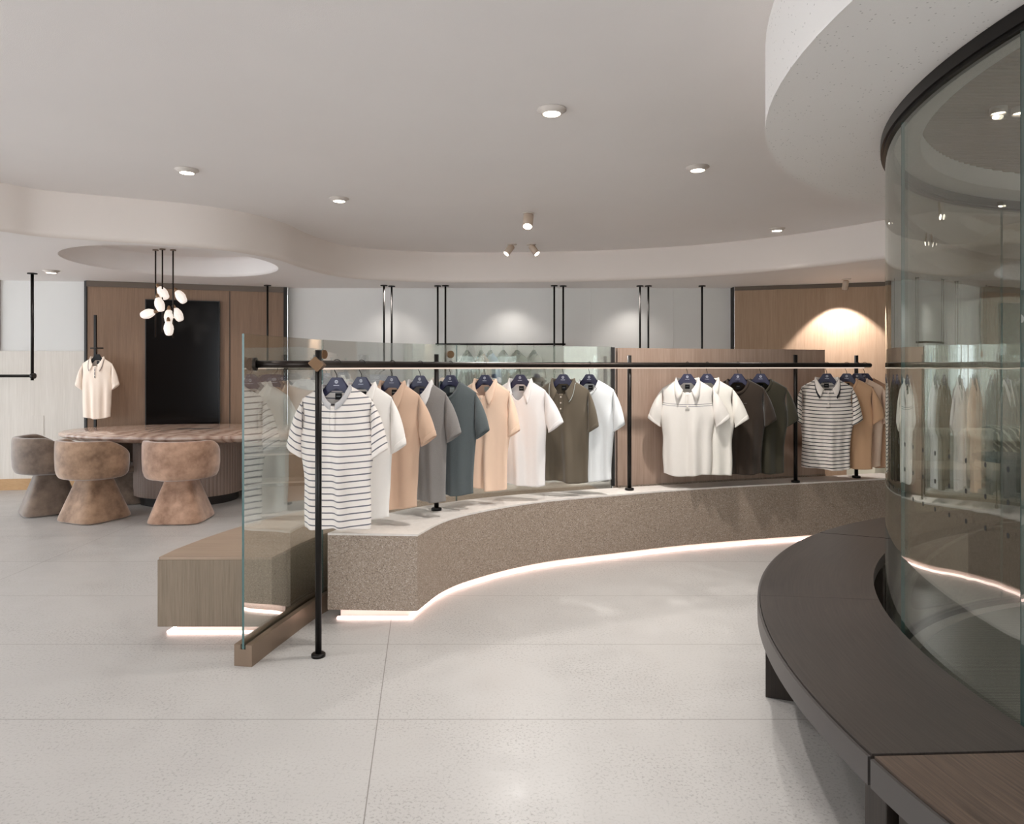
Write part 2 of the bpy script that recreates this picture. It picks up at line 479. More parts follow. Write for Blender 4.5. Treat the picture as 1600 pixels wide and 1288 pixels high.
strip('trim_4', WB1, WR1, -.02, 0, ZL - .05, ZL, M['bronze_dark'])
strip('trim_5', (-5.225, 8.42), (-5.185, 8.40), -.012, .1, 0, ZL, M['dark_gap'])
strip('trim_6', (-3.02, 9.10), (-2.98, 9.11), -.02, .1, 0, ZL, M['dark_gap'])
strip('trim_7', (2.921, 9.066), (2.929, 9.066), -.003, .13, 0, ZL, M['dark_gap'])  # dark strip put in for the thin shadow at the oak edge
# pale dado on the left wall, its hatch and skirting; joints of the back wall boards
strip('wall_left_dado', WL0, WL1, -.03, 0, .10, 1.69, M['pale_panel'])
strip('baseboard_left', WL0, on(WL0, WL1, .955), -.045, 0, 0, .135, M['skirting'])
a, c = on(WL0, WL1, .76), on(WL0, WL1, .85)
m = MB()
m.wall([a, c], -.036, -.03, .66, .90)
o = m.build('access_hatch', M['pale_panel'])
tag(o, 'small flush square hatch in the pale panelling at far left', 'hatch')
for i, x in enumerate((-1.73, -.2, 1.05, 2.15)):
    strip('trim_%d' % (8 + i), (x, 9.2), (x + .006, 9.2), -.006, 0, 0, ZL, M['wall_white'])
for i, t in enumerate((.34, .70)):
    p = on(WT0, WT1, t); q = on(WT0, WT1, t + .004)
    strip('trim_%d' % (12 + i), p, q, -.004, 0, 0, ZL - .075, M['dark_gap'])
strip('trim_14', (-6.33, 8.335), (-6.22, 8.35), -.02, .02, .0, ZL, M['walnut'])
# shop front behind the camera and window wall at the left
def shopfront(name, p, q, n, z1):
    m = MB()
    for k in range(n + 1):
        x, y = on(p, q, k / n); m.box(x - .04, x + .04, y - .04, y + .04, 0, z1)
    L = hypot(q[0] - p[0], q[1] - p[1]); 
    m.wall([p, q], -.05, .05, 0, .12); m.wall([p, q], -.05, .05, z1 - .12, z1)
    return struct(m.build(name, M['mullion']))
shopfront('window_1', (-.5, -4.2), (9.8, -4.2), 5, ZC)
wall_seg('blocker_wall', (-.5, -4.2), (-5.4, -4.2), 0, ZC, M['walnut'])  # unseen wall added so the black screen mirrors no bright window
shopfront('window_4', (-9.8, -4.2), (-5.4, -4.2), 2, ZC)
shopfront('window_2', (-9.8, -4.2), (-9.8, 4.6), 5, ZC)
shopfront('window_3', (-9.8, 4.6), (-9.0, 7.95), 3, ZL)

# ------------------------------------------------------------------ glass screen and display platform
glassline = spline([(-1.345, 3.44), (-1.29, 3.75), (-1.19, 4.2), (-1.02, 4.57), (-.78, 4.90), (-.42, 5.21), (0, 5.42), (.4, 5.58), (.83, 5.72)], 8)
platback = spline([(-1.096, 4.09), (-.93, 4.50), (-.70, 4.81), (-.36, 5.10), (.04, 5.32), (.43, 5.48), (.86, 5.62), (1.8, 5.92), (2.75, 6.20), (3.42, 6.40)], 8)
PT = .51
front_px = [(652, 835), (690, 815), (730, 803), (800, 789.5), (870, 780.5), (960, 773), (1060, 765), (1160, 759), (1260, 754), (1376, 748)]
platfront = spline([at_z(x, y, PT) for x, y in front_px] + [(3.62, 6.17)], 8)
plat = empty('display_platform', (0, 0, 0), 0, 'long curved display platform of speckled brown stone under the polo shirts', 'platform')
def shrink(dl):
    f = offset(platfront, dl); bk = offset(platback, -dl)
    return f, bk
pf, pb = platfront, platback
poly = pf + pb[::-1]
m = MB(); m.prism(poly, .055, PT - .012); o = m.build('body', M['terrazzo'], plat, 30)
m = MB(); m.prism(offset(platfront, -.002) + platback[::-1], PT - .012, PT); tag(m.build('lit_top_layer', M['stone_top_lit'], plat), 'stone top coloured paler for the light on it')
fi = offset(platfront, .07); bi = offset(platback, -.05)
# recessed foot and light strip
def push(path, d):      # move the first point along the path so that the end face is set back too
    x0, y0 = path[0]; x1, y1 = path[1]; L = hypot(x1 - x0, y1 - y0); return [(x0 + (x1 - x0) / L * d, y0 + (y1 - y0) / L * d)] + path[2:]
fi2 = push(fi, .06); bi2 = push(bi, .06)
m = MB(); m.prism(fi2 + bi2[::-1], 0, .055); m.build('foot', M['plinth'], plat)
m = MB(); m.wall(push(offset(platfront, .04), .03), 0, .028, .004, .013)
q0, q1 = push(offset(platfront, .04), .03)[0], push(bi, .03)[0]
m.wall([q0, q1], 0, .025, .004, .013)
tag(m.build('light_strip', M['led'], plat), 'glowing pink-white light strip under the edge')

gp = empty('glass_partition', (glassline[0][0], glassline[0][1], 0), 0, 'tall curved clear glass partition in a bronze floor channel', 'partition')
inv = Matrix.Translation((-glassline[0][0], -glassline[0][1], 0))
def loc(o, root):
    o.data.transform(Matrix.Translation(-Vector(root.location))); return o
m = MB(); m.wall(glassline, -.048, -.014, 0, .108); m.wall(glassline, .014, .048, 0, .108); m.wall(glassline, -.0139, .0139, 0, .085)
loc(m.build('floor_channel', M['bronze'], gp, 30), gp)
cuts = [0, 17, 40, len(glassline) - 1]
for i in range(3):
    seg = glassline[cuts[i]:cuts[i + 1] + 1]
    seg = [(on(seg[0], seg[1], .04))] + seg[1:-1] + [on(seg[-1], seg[-2], .04)]
    m = MB(); m.wall(seg, -.006, .006, .086, 1.665, 0, 1, 1)
    loc(m.build('glass_pane', [M['glass'], M['glass_edge']], gp, 30), gp)
x, y = glassline[-1]
m = MB(); m.box(x - .004, x + .022, y - .02, y + .03, PT, 1.66); loc(m.build('end_post', M['dark_gap'], gp), gp)
for px in (507, 706):
    k = min(range(len(glassline)), key=lambda i: abs((glassline[i][0] / glassline[i][1]) - (px - CX) / F))
    x, y = glassline[k]; t = Vector((glassline[k + 1][0] - x, glassline[k + 1][1] - y)).normalized(); n = Vector((t.y, -t.x))
    z = EYE + (CY - 554) / F * y
    m = MB(); m.tube([(x + n.x * .006, y + n.y * .006, z), (x + n.x * .02, y + n.y * .02, z)], .028, 20)
    loc(m.build('clamp_disc', M['brass'], gp), gp)

panel_line = spline([(.87, 5.735), (1.8, 6.02), (2.35, 6.19), (2.88, 6.37)], 8)
pn = MB(); pn.wall(panel_line, -.022, .022, PT, 1.655)
pnl = pn.build('wood_partition', M['partition_wood'], None, 30)
tag(pnl, 'curved brown wood veneer partition standing at the back of the platform', 'partition')
# back of the platform hidden under the panel: a low upstand the panel stands on
m = MB(); m.wall(panel_line, -.03, .06, 0, PT - .001)
up_ = tag(m.build('upstand', M['terrazzo'], None, 30), 'stone upstand carrying the wood partition behind the platform', 'upstand')
up_['kind'] = 'structure'; up_.name = 'trim_15'; del up_['label']; del up_['category']

# veneered bench on the far side of the glass
bl = [p for p in glassline if p[1] > 3.80]
bench = empty('low_bench', (bl[0][0], bl[0][1], 0), 0, 'low brown veneered bench with glowing base left of the glass partition', 'bench')
bi_, bo_ = offset(bl, .055), offset(bl, .70)
bo_[0] = (bo_[0][0], 3.82); bi_[0] = (bi_[0][0], 3.82)
m = MB(); m.prism(bi_ + bo_[::-1], .055, .425); loc(m.build('body', M['bench_veneer'], bench, 30), bench)
b2i, b2o = offset(bl, .055), offset(bl, .695); b2i[0] = (b2i[0][0], 3.825); b2o[0] = (b2o[0][0], 3.825)
m = MB(); m.prism(b2i + b2o[::-1], .4251, .44); loc(m.build('top', M['bench_top'], bench, 30), bench)
a_, c_ = offset(bl, .11), offset(bl, .63); a_[0] = (a_[0][0], 3.9); c_[0] = (c_[0][0], 3.9)
m = MB(); m.prism(a_ + c_[::-1], 0, .055); loc(m.build('foot', M['plinth'], bench), bench)
m = MB(); d_ = offset(bl, .66); d_[0] = (d_[0][0], 3.865)
m.wall(d_, -.012, .012, .004, .013); m.wall([d_[0], (a_[0][0], 3.865)], -.012, .012, .004, .013)
loc(m.build('light_strip', M['led'], bench), bench)

# ------------------------------------------------------------------ clothes rail
RZ = 1.512
rail_pts = [(-1.0, 3.57), (-.945, 3.82), (-.80, 4.25), (-.517, 4.71), (-.05, 5.10), (.45, 5.33), (.934, 5.485), (1.7, 5.67), (2.41, 5.85), (2.85, 5.99), (3.22, 6.19)]
rail = spline(rail_pts, 10)
rk = empty('clothes_rail', (-1.0, 3.57, 0), 0, 'long curved black clothes rail on slim posts above the stone platform', 'clothes rack')
corner = [(-1.0 - .0, 3.57), ]
m = MB(); m.tube([(x, y, RZ) for x, y in rail], .021, 14); loc(m.build('rail_tube', M['rail'], rk), rk)
m = MB(); m.wall(rail[2:-3], -.008, .008, RZ - .028, RZ - .019); loc(m.build('rail_light', M['rail_led'], rk, 30), rk)
m = MB(); m.tube([(-1.0, 3.57, RZ), (-1.318, 3.52, RZ)], .019, 14)
m.tube([(-1.322, 3.52, RZ), (-1.306, 3.522, RZ)], .034, 20)
loc(m.build('glass_bracket', M['rail'], rk), rk)
m = MB(); m.box(-.033, .033, -.033, .033, -.026, .026, .006, Matrix.Translation((-1.006, 3.555, RZ)) @ Matrix.Rotation(R(45), 4, 'Y') @ Matrix.Rotation(R(0), 4, 'Z'))
tag(loc(m.build('corner_joint', M['brass'], rk), rk), 'bronze corner joint')
for (px, py, zb, zt) in ((497.5, 1026, 0, 1.585), (682, 800, PT, 1.585), (983.5, 767.5, PT, 1.59), (1243, 756, PT, 1.60), (1338, 748, PT, 1.60)):
    x, y = at_z(px, py, zb)
    if zb:    # keep the post against the back of the tube
        k = min(range(len(rail)), key=lambda i: abs(rail[i][0] / rail[i][1] - x / y)); s = (rail[k][1] + .03) / y; x, y = x * s, y * s
    m = MB(); m.cyl((x, y), .0165, zb + .008, zt, 14); po = loc(m.build('post', M['black'], rk), rk)
    m = MB(); m.lathe([(.036, zb), (.036, zb + .014), (.032, zb + .018), (.02, zb + .02)], 24, (x, y)); loc(m.build('foot_disc', M['black'], po), rk)

# ------------------------------------------------------------------ shirts and hangers
NW, WS, WC, LEN, DROP = .082, .205, .213, .765, .070
def sm(a, b, x):
    t = min(max((x - a) / (b - a), 0), 1); return t * t * (3 - 2 * t)

class Shape:
    def __init__(s, seed, fd=.09, hem=.208, length=LEN, fold=1.0, slim=1.0):
        r = random.Random(seed); s.fd, s.hem, s.L, s.k = fd, hem, length, slim
        s.f = [(r.uniform(3.6, 5.2), r.uniform(0, 6.28), r.uniform(.015, .022) * fold), (r.uniform(7, 10), r.uniform(0, 6.28), r.uniform(.005, .008) * fold)]
        s.fb = [(r.uniform(2.2, 3.6), r.uniform(0, 6.28), .006 * fold)]; s.e = .6
        s.wv = .003; s.sh = r.uniform(-.012, .012); s.tw = r.uniform(-.02, .02)
    def zs(s, x):
        ax = abs(x)
        return 0 if ax < NW else -DROP * ((ax - NW) / (WS - NW)) ** 1.15
    def W(s, z):
        w = WS - .012 * sm(-.06, -.17, z) + (WC - WS + .012) * sm(-.17, -.29, z)
        return (w + (s.hem - WC) * sm(-.30, -s.L, z) - .010 * exp(-((z + .47) / .11) ** 2) + s.wv * sin(z * 17 + s.sh * 400)) * (s.k if z < -.2 else 1 + (s.k - 1) * sm(-.06, -.2, z))
    def y(s, u, x, z, front=True):
        d = (.058 if front else .045) * (1 - exp(-max(s.zs(x) - z, 0) / .055))
        e = max(1 - abs(u) ** 2.4, 0) ** .62
        yy = d * e
        amp = sm(-.16, -.55, z) * (1 - abs(u) ** 4)
        w = sum(a * sin(q * (u + .15 * z) * 1.6 + ph) for q, ph, a in (s.f if front else s.fb)) * amp
        return (-yy + w + s.tw * amp * .3) if front else (yy + w * .7)
    def pt(s, u, t, front=True):
        xt = u * WS; nk = abs(xt) < NW
        if nk:
            q = 1 - (xt / NW) ** 2
            zt = -(s.fd if front else .018) * max(q, 0) ** (s.e if front else .5)
        else: zt = s.zs(xt)
        hemz = -s.L + .008 * sin(3.1 * u + s.sh * 300) - .01 * (1 - u * u)
        z = zt + (hemz - zt) * t
        x = u * s.W(z)
        return (x + s.sh * sm(-.3, -.7, z), s.y(u, u * WS, z, front), z)
    def front_y(s, x, z): return s.y(min(max(x / s.W(z), -1), 1), x, z, True)

US = [-1 + 2 * i / 48 for i in range(49)]
US = sorted(set(US + [-NW / WS, NW / WS]))
TS = [0, .015, .03, .05, .075, .1, .13, .16, .2, .24, .28, .33, .38, .43, .48, .53, .58, .63, .68, .73, .78, .83, .87, .91, .94, .965, .985, 1.0]
def solid(o, t=.0022):
    md = o.modifiers.new('cloth', 'SOLIDIFY'); md.thickness = t; md.offset = 0
    return o
def body_mesh(s):
    m = MB()
    for fr in (True, False):
        rows, uvs = [], []
        for t in TS:
            r, q = [], []
            for u in US:
                p = s.pt(u, t, fr); r.append(p); q.append((p[0], p[2] - .012 * u * u))
            rows.append(r); uvs.append(q)
        m.grid(rows, uvs)
    bmesh.ops.remove_doubles(m.b, verts=m.b.verts[:], dist=.0004)
    bmesh.ops.recalc_face_normals(m.b, faces=m.b.faces[:])
    return m
def sleeve_mesh(s, side, spread, cuff=False, grow=0):
    P0, Q0 = Vector((WS - .004, -DROP - .002)), Vector((WC * s.k - .012, -.285))
    P1 = Vector((.272, -.345)).lerp(Vector((.352, -.285)), spread); Q1 = Vector((.188, -.400)).lerp(Vector((.236, -.372)), spread)
    C_ = (P1 - Q1).normalized(); nrm = Vector((-C_.y, C_.x)); nrm = nrm if nrm.y > 0 else -nrm
    rows, uvs = [], []; N = 22
    ts = [i / 10 for i in range(11)] if not cuff else [.88, .90, .95, 1.0, 1.012]
    for t in ts:
        b = P0.lerp(P1, t) + Vector((.012, .008)) * 4 * t * (1 - t)
        a = Q0.lerp(Q1, t) + Vector((.004, -.004)) * 4 * t * (1 - t)
        c = (a + b) / 2; h = (b - a) / 2
        th = (.012 + .034 * sm(0, .35, t)) * (1 - .22 * t)
        g = (1 + grow) if not cuff else (1.03 if .885 < t < 1.01 else .985)
        r, q = [], []
        for k in range(N):
            an = 2 * pi * k / N; co, si = cos(an), sin(an)
            wr = .003 * sin(5 * an + 9 * t + side) * t
            r.append((side * (c.x + h.x * co * g), (th * g + wr) * si * (1.0 if si < 0 else .8), c.y + h.y * co * g))
            v2 = Vector((c.x + h.x * co, c.y + h.y * co)) - P0; q.append((an * .05, -DROP + v2.dot(nrm)))
        rows.append(r); uvs.append(q)
    m = MB(); m.grid(rows, uvs, True)
    bmesh.ops.recalc_face_normals(m.b, faces=m.b.faces[:]); return m
def neck(s, a):
    """point of the neck seam at angle a (0 back, +-pi front)"""
    x = NW * sin(a); q = cos(a) ** 2
    z = .004 - (.018 * q ** .5 if abs(a) < pi / 2 else s.fd * q ** s.e)
    y = .034 * cos(a) if cos(a) > 0 else .05 * cos(a)
    return Vector((x, y, z))
def collar_mesh(s, style, gap=.12):
    m = MB(); n = 40; rows = [[], [], [], [], [], []]; uv = [[] for _ in rows]
    for i in range(n + 1):
        a = -pi * (1 - gap) + 2 * pi * (1 - gap) * i / n
        p = neck(s, a); rad = Vector((sin(a), cos(a), 0)); f = (1 - cos(a)) / 2; sg = 1 if a > 0 else -1
        tip = max((f - .55) / .45, 0) ** 1.6
        st = .022 * (1 - .5 * f)
        h = .043 + .046 * tip
        lo = p + Vector((0, 0, -.004)) - rad * .002
        top = p + Vector((0, 0, st)) + rad * .004
        fold = p + Vector((0, 0, st + .003)) + rad * .010
        mid = p + Vector((0, 0, st - h * .5)) + rad * (.017 + .006 * tip) + Vector((sg * .012 * tip, 0, 0))
        out = p + Vector((0, 0, st - h)) + rad * (.021 + .012 * tip) + Vector((sg * .032 * tip, 0, 0))
        for q in (mid, out):
            lim = s.front_y(q.x, q.z) - .005
            if f > .5: q.y = min(q.y, lim)
        for k, q in enumerate((lo, top, fold, mid, out)):
            rows[k].append(tuple(q)); uv[k].append((a * .08, -k * .015))
    m.grid(rows[:5], uv[:5]); return m
def band_mesh(s, gap, h=.022, w=.0):
    m = MB(); n = 40; rows = [[], [], []]; uv = [[], [], []]
    for i in range(n + (0 if gap == 0 else 1)):
        a = -pi * (1 - gap) + 2 * pi * (1 - gap) * i / n
        p = neck(s, a); rad = Vector((sin(a), cos(a), 0)); f = (1 - cos(a)) / 2
        lo = p + rad * .012 * (1 - .3 * f) + Vector((0, 0, -h * .75)); mid = p + rad * .006 + Vector((0, 0, -h * .1)); hi = p - rad * .004 + Vector((0, 0, h * .3))
        if f > .4:
            lo.y = min(lo.y, s.front_y(lo.x, lo.z) - .004); mid.y = min(mid.y, lo.y + .003); hi.y = min(hi.y, lo.y + .006)
        for k, q in enumerate((lo, mid, hi)): rows[k].append(tuple(q)); uv[k].append((a * .08, k * .01))
    m.grid(rows, uv, gap == 0); return m
def on_front(s, x0, x1, z0, z1, d, nx=5, nz=8, slant=0):
    m = MB(); rows, uvs = [], []
    for j in range(nz + 1):
        z = z0 + (z1 - z0) * j / nz; r, q = [], []
        for i in range(nx + 1):
            x = x0 + (x1 - x0) * i / nx + slant * (z - z0); r.append((x, s.front_y(x, z) - d, z)); q.append((x, z))
        rows.append(r); uvs.append(q)
    m.grid(rows, uvs); return m
def print_rows(m, s, x0, z0, nrow, ncol, w, h, pitch, rnd, d=.0035):
    """small lines of unreadable lettering, letter by letter"""
    for j in range(nrow):
        x = x0
        for i in range(ncol - (rnd.randint(0, 2) if nrow > 1 else 0)):
            ww = w * rnd.uniform(.6, 1.1); z = z0 - j * pitch
            y = s.front_y(x, z) - d
            m.box(x, x + ww, y, y + .001, z - h, z); x += ww + w * .35

def shirt(name, seed, loc_, yaw, label, cat, cloth, style='polo', collar=None, spread=.4, group=None, trim=None, tagm='tag_black',
          fd=.11, hem=.19, fold=1.0, tall=LEN, slim=1.0, prints=None, sleeve=None, plk=True, gap=.12, low=False, cuff=None):
    s = Shape(seed, fd, hem, tall, fold, slim); s.e = {'polo': .85, 'henley': .8, 'tee': .6}[style]
    root = empty(name, loc_, yaw, label, cat, group)
    solid(body_mesh(s).build('body', cloth, root))
    for sd in (-1, 1):
        sp = spread[0 if sd < 0 else 1] if isinstance(spread, tuple) else spread
        sl = solid(sleeve_mesh(s, sd, sp).build('sleeve', sleeve or cloth, root))
        if style in ('polo', 'henley') and not low:
            solid(sleeve_mesh(s, sd, sp, True).build('cuff', cuff or sleeve or cloth, sl), .0025)
    cm = collar or cloth
    rnd = random.Random(seed)
    if style == 'polo':
        solid(collar_mesh(s, style, gap).build('collar', cm, root), .003)
    elif style == 'henley':
        solid(band_mesh(s, .045, .034).build('collar', cm, root), .003)
    else:
        solid(band_mesh(s, 0, .022).build('neckband', cm, root), .003)
    if low: return root
    if trim:      # dark tipping line along the collar edge
        m = MB(); n = 40; pts = []
        cmh = collar_mesh(s, style, gap); vs = [v.co.copy() for v in cmh.b.verts]; cmh.b.free()
        row = vs[4 * 41:5 * 41]
        m.tube([tuple(p + Vector((0, -.003 if p.y < 0 else .002, .006))) for p in row], .0022, 6)
        m.build('tipping', trim, root)
    if style in ('polo', 'henley') and plk:
        pl = solid(on_front(s, -.016, .016, -s.fd + (.0 if style == 'henley' else .012), -s.fd - .135, .004, 4, 8).build('placket', cloth, root), .0025)
        for k in range(3 if style == 'polo' else 2):
            z = -s.fd - .012 - k * .045; y = s.front_y(0, z) - .0065
            m = MB(); m.tube([(0, y, z), (0, y - .003, z)], .0058, 12); m.build('button', M['button'], pl)
    if tagm:
        yb = s.y(0, 0, -.05, False)
        m = MB(); m.box(-.019, .019, yb - .007, yb - .0045, -.072, -.036)
        t_ = m.build('neck_tag', M[tagm], root)
        m = MB(); x = -.012
        for i in range(6):
            w = rnd.uniform(.002, .0035); m.box(x, x + w, yb - .0078, yb - .007, -.056, -.052); x += w + .0012
        m.build('tag_lettering', M['tag_print'], t_)
    if prints: prints(s, root, rnd)
    return root

def hanger_parts(root, dark=False):
    pts = [(.027, -.072), (.034, -.078), (.066, -.146), (.10, -.166), (.178, -.197), (.188, -.207), (.184, -.217), (.172, -.217), (.10, -.190), (.062, -.172), (.034, -.147), (.0, -.128)]
    full = pts + [(-x, z) for x, z in pts[-2::-1]]
    m = MB(); m.plate(full, -.007, .007)
    bmesh.ops.bevel(m.b, geom=[e for e in m.b.edges if len(e.link_faces) == 2 and e.calc_face_angle(0) > .8], offset=.002, segments=1, affect='EDGES')
    pl = m.build('hanger_arm', M['navy'] if not dark else M['tag_black'], root)
    if not dark:
        m = MB()
        c = (0, -.095); n = 28
        for r0, r1 in ((.0078, .0098), (.0028, .0046)):
            a = [m.b.verts.new((c[0] + r0 * cos(2 * pi * k / n), -.0078, c[1] + r0 * sin(2 * pi * k / n))) for k in range(n)]
            b = [m.b.verts.new((c[0] + r1 * cos(2 * pi * k / n), -.0078, c[1] + r1 * sin(2 * pi * k / n))) for k in range(n)]
            for k in range(n): m.b.faces.new((a[k], a[(k + 1) % n], b[(k + 1) % n], b[k]))
        for k in range(6):
            an = k * pi / 3; m.box(.0046, .0078, -.0082, -.0074, -.0006, .0006, 0, Matrix.Translation((0, 0, c[1])) @ Matrix.Rotation(an, 4, 'Y'))
        m.build('emblem', M['emblem'], pl)
        m = MB(); x = -.017; rnd = random.Random(3)
        while x < .016:
            w = rnd.uniform(.0016, .0028); m.box(x, x + w, -.0082, -.007, -.1165, -.1135); x += w + .0009
        m.build('lettering', M['emblem'], pl)
    return pl
def hook_mesh(r=.0265):
    m = MB(); pts = [(0, 0, -.075), (0, 0, -.045)]
    for k in range(12):
        a = R(-62 + k * 21); pts.append((-r * sin(a) * 1.0 * -1 if False else r * cos(a), 0, r * sin(a)))
    # neck joins the open lower side of the hook
    pts = [(0, 0, -.075), (.002, 0, -.055), (.012, 0, -.038)] + [(r * cos(R(a)), 0, r * sin(R(a))) for a in range(-42, 186, 19)]
    m.tube(spline(pts, 3), .0022, 8); return m
proto_hanger = None
def hanger(loc_, yaw, rail_dir, label, group='navy hangers on the curved rail', dark=False, r=.0265):
    global proto_hanger
    if dark or proto_hanger is None:
        root = empty('clothes_hanger', loc_, yaw, label, 'hanger', None if dark else group)
        hanger_parts(root, dark); hk = hook_mesh(r).build('hook', M['hook'], root)
        if not dark: proto_hanger = root
    else:
        root = copy_tree(proto_hanger); root.location = loc_; root.rotation_euler = (0, 0, yaw)
        root['label'] = label
        hk = [c for c in root.children if c.name.startswith('hook')][0]
    hk.rotation_euler = (0, 0, rail_dir + pi / 2 - yaw)
    return root

def rail_at(px):
    t = (px - CX) / F
    for a, b in zip(rail, rail[1:]):
        ga, gb = a[0] - t * a[1], b[0] - t * b[1]
        if ga <= 0 <= gb:
            k = -ga / (gb - ga); return (a[0] + (b[0] - a[0]) * k, a[1] + (b[1] - a[1]) * k, atan2(b[1] - a[1], b[0] - a[0]))
    return (rail[-1][0], rail[-1][1], 0)

FAB = {
 'stripe_grey': fabric('grey_striped_jersey', (238, 229, 221), (112, 110, 115), .0345, .2),
 'white': fabric('white_pique', (240, 234, 227)),
 'beige': fabric('beige_pique', (206, 174, 150)),
 'grey': fabric('grey_knit', (146, 141, 137), heather=.11),
 'teal': fabric('slate_knit', (104, 111, 112), heather=.12),
 'peach': fabric('peach_pique', (246, 213, 187)),
 'white2': fabric('bright_pique', (243, 238, 235)),
 'olive': fabric('olive_pique', (104, 94, 80)),
 'white3': fabric('cool_white_jersey', (238, 240, 240)),
 'offwhite': fabric('offwhite_pique', (230, 224, 217), (62, 66, 84), lines=[(-.198, .0016), (-.213, .0016)]),
 'ivory': fabric('ivory_waffle', (232, 227, 218)),
 'darkbrown': fabric('dark_brown_jersey', (56, 46, 38)),
 'darkolive': fabric('dark_olive_jersey', (58, 54, 42)),
 'stripe_black': fabric('black_striped_jersey', (240, 231, 223), (42, 41, 46), .0305, .24),
 'tan': fabric('tan_jersey', (204, 164, 130)),
 'palepeach': fabric('pale_peach_jersey', (240, 212, 190)),
 'brown': fabric('light_brown_jersey', (190, 150, 122)),
 'cream': fabric('cream_pique', (240, 224, 209)),
 'collar_grey': fabric('grey_rib', (196, 192, 191)),
 'collar_white': fabric('white_rib', (226, 222, 219)),
}
def pr_text(nrow, ncol, x0, z0, w=.006, h=.003, pitch=.011):
    def f(s, root, rnd):
        m = MB(); print_rows(m, s, x0, z0, nrow, ncol, w, h, pitch, rnd); m.build('chest_print', M['tag_print'], root)
    return f
def pr_logo(s, root, rnd):
    m = MB()
    for k in range(9):
        a = rnd.uniform(0, 6.28); x = .062 + .011 * cos(a); z = -.062 + .013 * sin(a); y = s.front_y(x, z) - .006
        m.box(-.004, .004, -.0005, .0005, -.002, .002, 0, Matrix.Translation((x, y, z)) @ Matrix.Rotation(a, 4, 'Y'))
    m.build('collar_print', M['tag_black'], root)
def pr_pocket(s, root, rnd):
    m = on_front(s, .045, .11, -.19, -.27, .003, 5, 5); solid(m.build('chest_patch', FAB['palepeach'], root), .002)

G1 = 'shirts on the curved rail'
SH = [  # hook px, yaw deg, cloth, style, kw, label
 (526.5, -10, 'stripe_grey', 'henley', dict(collar=FAB['collar_grey'], spread=.25, fd=.105, hem=.190, fold=1.0), 'cream henley shirt with thin grey stripes, frontmost on the curved rail'),
 (565, -20, 'white', 'polo', dict(spread=(.1, .25)), 'white polo shirt hanging directly behind the grey-striped henley'),
 (613, -25, 'beige', 'polo', dict(spread=.6), 'beige polo shirt between the white polo and the grey polo'),
 (656.5, -26, 'grey', 'polo', dict(collar=FAB['collar_white'], spread=(.2, .5), tagm='tag_navy'), 'heather grey polo shirt with pale collar and blue neck tag'),
 (704, -27, 'teal', 'tee', dict(spread=.45, tagm='tag_grey', hem=.19), 'dark slate crew-neck T-shirt between the grey and the peach polo'),
 (758, -29, 'peach', 'polo', dict(spread=.15, tagm='tag_grey', fold=1.4), 'peach polo shirt with soft collar between slate T-shirt and white polo'),
 (813, -24, 'white2', 'polo', dict(spread=.85, gap=.17, plk=False, fd=.14), 'white open-necked polo shirt with wide sleeve beside the olive polo'),
 (880, -22, 'olive', 'polo', dict(spread=(.4, .1), fold=1.3), 'olive brown polo shirt with pale collar edging, second from the gap in the rail'),
 (921, -30, 'white3', 'tee', dict(spread=.25, prints=pr_logo), 'white T-shirt with black print at the collar, behind the olive polo'),
 (1074, -15, 'offwhite', 'polo', dict(spread=(.55, .75), hem=.188, sleeve=fabric('offwhite_plain', (230, 224, 217))), 'off-white polo shirt with two thin navy chest lines, just right of the gap'),
 (1105, -25, 'ivory', 'polo', dict(spread=.65, tagm=None), 'ivory textured polo shirt half hidden behind the navy-lined polo'),
 (1153, -22, 'darkbrown', 'tee', dict(spread=.35, prints=pr_text(1, 9, .02, -.19, .005, .0022), hem=.19), 'very dark brown T-shirt left of the dark olive one'),
 (1188.5, -20, 'darkolive', 'tee', dict(spread=.3, prints=pr_text(4, 7, .01, -.185), hem=.19), 'dark olive T-shirt with four small lines of pale print'),
 (1292, -15, 'stripe_black', 'polo', dict(spread=.1, hem=.19, fold=1.0), 'white polo shirt with bold black stripes near the right end'),
 (1323, -34, 'tan', 'tee', dict(spread=.35), 'tan T-shirt directly behind the black-striped polo'),
 (1339.5, -38, 'palepeach', 'tee', dict(spread=.3), 'pale peach T-shirt third from the right end of the rail'.replace('third from', 'behind the tan one near')),
 (1351, -45, 'brown', 'tee', dict(spread=.3), 'light brown T-shirt last on the right end of the rail'),
]
hl = ['holding the grey-striped henley', 'holding the white polo behind the striped henley', 'holding the beige polo', 'holding the heather grey polo', 'holding the dark slate T-shirt', 'holding the peach polo', 'holding the white open-necked polo', 'holding the olive brown polo', 'holding the white T-shirt with collar print', 'holding the polo with navy chest lines', 'holding the ivory textured polo', 'holding the dark brown T-shirt', 'holding the dark olive T-shirt', 'holding the black-striped polo', 'holding the tan T-shirt', 'holding the pale peach T-shirt', 'holding the light brown T-shirt at the rail end']
for i, (px, yaw, cl, st, kw, lab) in enumerate(SH):
    x, y, d = rail_at(px)
    hanger((x, y, RZ), R(yaw), d, 'navy hanger with white round emblem ' + hl[i])
    nm = {'polo': 'polo_shirt', 'henley': 'henley_shirt', 'tee': 't_shirt'}[st]
    tr = M['collar_trim'] if 'collar_trim' in M else None
    if cl == 'olive': kw['trim'] = M['tag_grey']
    shirt(nm, 11 + i * 7, (x, y, RZ - .122), R(yaw), lab, 'T-shirt' if st == 'tee' else 'shirt', FAB[cl], st, group=G1, **kw)

